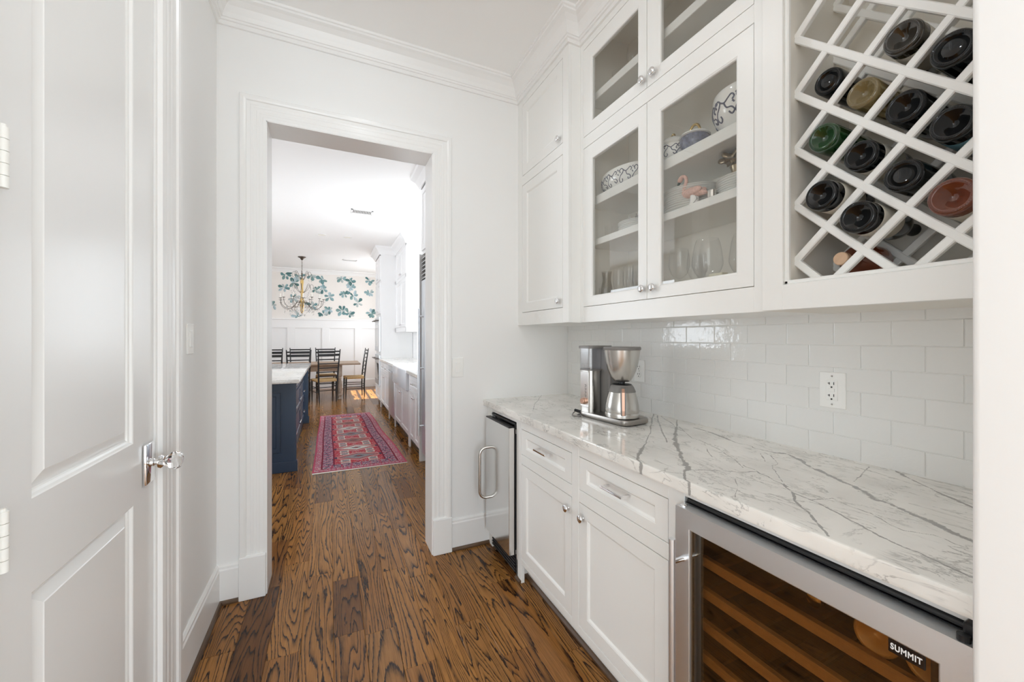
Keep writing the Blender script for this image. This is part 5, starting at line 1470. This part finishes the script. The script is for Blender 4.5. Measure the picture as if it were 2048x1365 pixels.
# ------------------------------------------------------------------ ceiling fittings
def vent(label, x, y, w, d):
    t = thing('ceiling_vent', label, 'vent', (x, y, ZK))
    mb = MB()
    for a, b_, c, e_ in ((x - w / 2, x + w / 2, y - d / 2, y - d / 2 + 0.02), (x - w / 2, x + w / 2, y + d / 2 - 0.02, y + d / 2), (x - w / 2, x - w / 2 + 0.02, y - d / 2, y + d / 2), (x + w / 2 - 0.02, x + w / 2, y - d / 2, y + d / 2)):
        mb.box((a, c, ZK - 0.008), (b_, e_, ZK))
    mb.build('frame', 'trim_paint', t)
    n = int(w / 0.02)
    for k in range(1, n):
        MB().box((x - w / 2 + k * w / n - 0.003, y - d / 2 + 0.02, ZK - 0.007), (x - w / 2 + k * w / n + 0.003, y + d / 2 - 0.02, ZK - 0.0005)).build('slat', 'trim_paint', t)
    MB().box((x - w / 2 + 0.01, y - d / 2 + 0.01, ZK - 0.001), (x + w / 2 - 0.01, y + d / 2 - 0.01, ZK)).build('duct', 'grey_plastic', t)
vent('white slatted ceiling vent nearest the pantry doorway', 0.40, 5.79, 0.28, 0.18)
vent('small white ceiling vent near the dining chandelier', 0.40, 9.54, 0.30, 0.12)
def can(label, x, y, z=ZK, r=0.075, e_=None, group='recessed ceiling lights'):
    t = thing('recessed_light', label, 'ceiling light', (x, y, z), group)
    MB().lathe([(r * 0.80, -0.002), (r * 0.84, -0.006), (r, -0.004), (r, 0)], (x, y, z), 28, Z, cap=False).build('ring', 'trim_paint', t, smooth=True)
    MB().lathe([(r * 0.82, 0.0), (r * 0.82, -0.0015)], (x, y, z), 28).build('lens', 'candle', t)
    if e_:
        lamp('can_fill', 'AREA', (x, y, z - 0.012), (0, 0, 0), e_, (0.92, 0.96, 1), shape='DISK', size=r * 1.5)  # only the added pantry fitting carries a lamp
can('recessed ceiling light above the kitchen sink counter', 1.10, 5.76)
can('recessed ceiling light over the rug, the one left of the other', -0.13, 7.37)
can('recessed ceiling light over the rug, the one right of the other', 0.274, 7.37)
CAN_E = 2.0
can('added unseen recessed fill light in the pantry ceiling beside the closet door', 0.22, 1.45, ZC, 0.075, CAN_E, 'added pantry fill lights')  # unseen fitting added to brighten the pantry

# ------------------------------------------------------------------ dining table and chairs
t = thing('dining_table', 'long wooden dining table with turned legs below the chandelier', 'table', (-0.6, 9.62, 0))
MB().box((-2.0, 9.08, 0.735), (0.60, 10.16, 0.765), 0.004).build('top', 'table_wood', t)
mb = MB().box((-1.7, 9.16, 0.61), (0.22, 9.19, 0.735)); mb.box((-1.7, 10.05, 0.61), (0.22, 10.08, 0.735)); mb.box((0.19, 9.19, 0.61), (0.22, 10.05, 0.735))
mb.build('apron', 'table_wood', t)
LEGP = [(0.030, 0), (0.036, 0.012), (0.032, 0.03), (0.022, 0.05), (0.034, 0.075), (0.040, 0.10), (0.026, 0.125), (0.030, 0.16), (0.044, 0.24), (0.048, 0.30), (0.040, 0.37), (0.028, 0.43), (0.040, 0.45), (0.030, 0.47), (0.048, 0.50), (0.046, 0.53), (0.046, 0.735)]
for x in (0.19, -1.65):
    for y in (9.19, 10.04):
        MB().lathe(LEGP, (x, y, 0), 18).build('leg', 'table_leg_wood', t, smooth=True)

def chair():
    t = thing('dining_chair', '', 'chair', (0, 0, 0), 'ladder-back chairs at the dining table')
    for s in (-1, 1):
        MB().tube([(s * 0.165, -0.19, 0), (s * 0.175, -0.185, 0.25), (s * 0.182, -0.19, 0.46), (s * 0.195, -0.225, 0.78), (s * 0.212, -0.27, 1.08)], [0.010, 0.015, 0.016, 0.015, 0.009], 10).build('back_post', 'chair_black', t, smooth=True)
        MB().tube([(s * 0.20, 0.195, 0), (s * 0.205, 0.19, 0.25), (s * 0.205, 0.185, 0.46)], [0.010, 0.016, 0.017], 10).build('leg', 'chair_black', t, smooth=True)
        for z in (0.20, 0.30):
            MB().tube([(s * 0.172, -0.185, z), (s * 0.203, 0.19, z)], 0.008, 8).build('rung', 'chair_black', t, smooth=True)
    for y, w, z in ((-0.187, 0.172, 0.24), (0.19, 0.204, 0.26)):
        MB().tube([(-w, y, z), (w, y, z)], 0.008, 8).build('rung', 'chair_black', t, smooth=True)
    for z, h in ((1.035, 0.030), (0.965, 0.046), (0.875, 0.020), (0.79, 0.020), (0.70, 0.020), (0.615, 0.020), (0.53, 0.020)):
        k = (z - 0.46) / 0.62
        w = 0.182 + 0.028 * k; y = -0.19 - 0.075 * k ** 1.2
        MB().box((-w, y - 0.006, z - h / 2), (w, y + 0.006, z + h / 2), 0.002).build('slat', 'chair_black', t)
    mb = MB().loops([[Vector((-0.195 * s, -0.195 * s, z)), Vector((0.195 * s, -0.195 * s, z)), Vector((0.22 * s, 0.205 * s, z)), Vector((-0.22 * s, 0.205 * s, z))] for z, s in ((0.415, 0.97), (0.425, 1.0), (0.455, 1.0), (0.466, 0.95))])
    mb.build('seat', 'rush', t)
    return t
CH = [
 ('black ladder-back chair with its whole back towards the kitchen, nearest the rug', -0.09, 9.06, 17),
 ('black ladder-back chair with its back above the far end of the island top, near side', -0.57, 8.98, 4),
 ('black ladder-back chair at the left edge of the doorway view, near side of the table', -1.05, 8.98, 2),
 ('black ladder-back chair across the table from the one nearest the rug', -0.085, 10.18, 183),
 ('black ladder-back chair across the table, second from the right', -0.64, 10.18, 178),
 ('black ladder-back chair across the table at the left edge of the doorway view', -1.20, 10.18, 180),
 ('black ladder-back chair seen side-on at the right end of the table', 0.49, 9.45, 94),
]
c0 = chair()
for i, (lab, x, y, a) in enumerate(CH):
    o = c0 if i == 0 else dup(c0, (0, 0, 0))
    o.location = (x, y, 0); o.rotation_euler = (0, 0, R(a)); o['label'] = lab

# ------------------------------------------------------------------ chandelier
cx, cy = -0.545, 9.56
t = thing('chandelier', 'gilded chandelier with iron arms and crystal drops hanging over the table', 'chandelier', (cx, cy, ZK))
MB().lathe([(0.005, -0.075), (0.02, -0.065), (0.04, -0.03), (0.075, -0.012), (0.078, 0.0)], (cx, cy, ZK), 24).build('canopy', 'iron', t, smooth=True)
mb = MB()
z = ZK - 0.07; k = 0
while z > 2.58:
    a = (1, 0) if k % 2 else (0, 1)
    mb.tube([(cx + a[0] * 0.010 * math.cos(R(q)), cy + a[1] * 0.010 * math.cos(R(q)), z - 0.02 + 0.022 * math.sin(R(q))) for q in range(0, 360, 45)], 0.003, 5, True)
    z -= 0.034; k += 1
mb.build('chain', 'iron', t)
MB().lathe([(0.008, 2.60), (0.012, 2.58), (0.030, 2.56), (0.034, 2.50), (0.022, 2.42), (0.024, 2.36), (0.032, 2.30), (0.022, 2.24), (0.030, 2.16), (0.044, 2.10), (0.034, 2.04), (0.046, 2.0), (0.028, 1.95), (0.034, 1.90), (0.022, 1.86), (0.006, 1.84)], (cx, cy, 0), 18).build('column', 'old_gold', t, smooth=True)
drops = MB()
def drop(x, y, z, s=0.012):
    drops.loops([[Vector((x + s * 0.5 * math.cos(q), y + s * 0.5 * math.sin(q), z)) for q in (0, 1.57, 3.14, 4.71)], [Vector((x + s * 0.1 * math.cos(q), y + s * 0.1 * math.sin(q), z + s)) for q in (0, 1.57, 3.14, 4.71)]])
    drops.loops([[Vector((x + s * 0.5 * math.cos(q), y + s * 0.5 * math.sin(q), z)) for q in (0, 1.57, 3.14, 4.71)], [Vector((x + s * 0.08 * math.cos(q), y + s * 0.08 * math.sin(q), z - s * 1.8)) for q in (0, 1.57, 3.14, 4.71)]])
for k in range(12):
    a = 2 * math.pi * k / 12 + 0.1
    d = Vector((math.cos(a), math.sin(a), 0)); c = Vector((cx, cy, 0))
    rr_ = 0.46 if k % 2 else 0.34
    zz = 2.12 if k % 2 else 2.16
    arm = MB().tube(cr([c + d * 0.04 + Z * 2.06, c + d * rr_ * 0.22 + Z * (zz - 0.05), c + d * rr_ * 0.45 + Z * (zz - 0.17), c + d * rr_ * 0.72 + Z * (zz - 0.19), c + d * rr_ * 0.95 + Z * (zz - 0.11), c + d * rr_ + Z * zz]), 0.0045, 7).build('arm', 'iron', t, smooth=True)
    MB().lathe([(0.006, zz), (0.030, zz + 0.008), (0.032, zz + 0.014), (0.012, zz + 0.016)], c + d * rr_, 12).build('drip_pan', 'iron', arm)
    MB().cyl(c + d * rr_ + Z * (zz + 0.014), c + d * rr_ + Z * (zz + 0.10), 0.009, n=8).build('candle', 'candle', arm)
    for q in range(3):
        drop((c + d * rr_).x + 0.02 * math.cos(q * 2.1), (c + d * rr_).y + 0.02 * math.sin(q * 2.1), zz - 0.04)
    for q, (f, h) in enumerate(((0.35, 0.20), (0.55, 0.24), (0.8, 0.20))):
        drop((c + d * rr_ * f).x, (c + d * rr_ * f).y, zz - h, 0.016)
        drop((c + d * rr_ * f).x, (c + d * rr_ * f).y, zz - h - 0.06, 0.012)
for k in range(8):
    a = 2 * math.pi * k / 8
    d = Vector((math.cos(a), math.sin(a), 0)); c = Vector((cx, cy, 0))
    MB().tube(cr([c + d * 0.02 + Z * 2.54, c + d * 0.07 + Z * 2.62, c + d * 0.12 + Z * 2.72, c + d * 0.165 + Z * 2.72, c + d * 0.18 + Z * 2.64, c + d * 0.16 + Z * 2.60]), 0.0032, 6).build('scroll', 'iron', t, smooth=True)
    MB().tube(cr([c + d * 0.03 + Z * 2.28, c + d * 0.10 + Z * 2.34, c + d * 0.16 + Z * 2.45, c + d * 0.21 + Z * 2.45, c + d * 0.23 + Z * 2.36]), 0.0032, 6).build('scroll', 'iron', t, smooth=True)
    drop((c + d * 0.18).x, (c + d * 0.18).y, 2.54); drop((c + d * 0.24).x, (c + d * 0.24).y, 2.33)
    drop((c + d * 0.06).x, (c + d * 0.06).y, 1.80, 0.018)
    for q in range(9):
        f = (q + 1) / 10
        drop((c + d * (0.05 + 0.30 * f)).x, (c + d * (0.05 + 0.30 * f)).y, 2.10 - 0.22 * math.sin(f * 3.14), 0.014)
        drop((c + d * (0.22 - 0.17 * f)).x, (c + d * (0.22 - 0.17 * f)).y, 2.36 - 0.20 * math.sin(f * 2.2), 0.011)
do = drops.build('crystal_drops', 'crystal', t); do['kind'] = 'stuff'
MB().ell((cx, cy, 1.815), (0.022, 0.022, 0.024), 10, 8).build('ball', 'crystal', t, smooth=True)
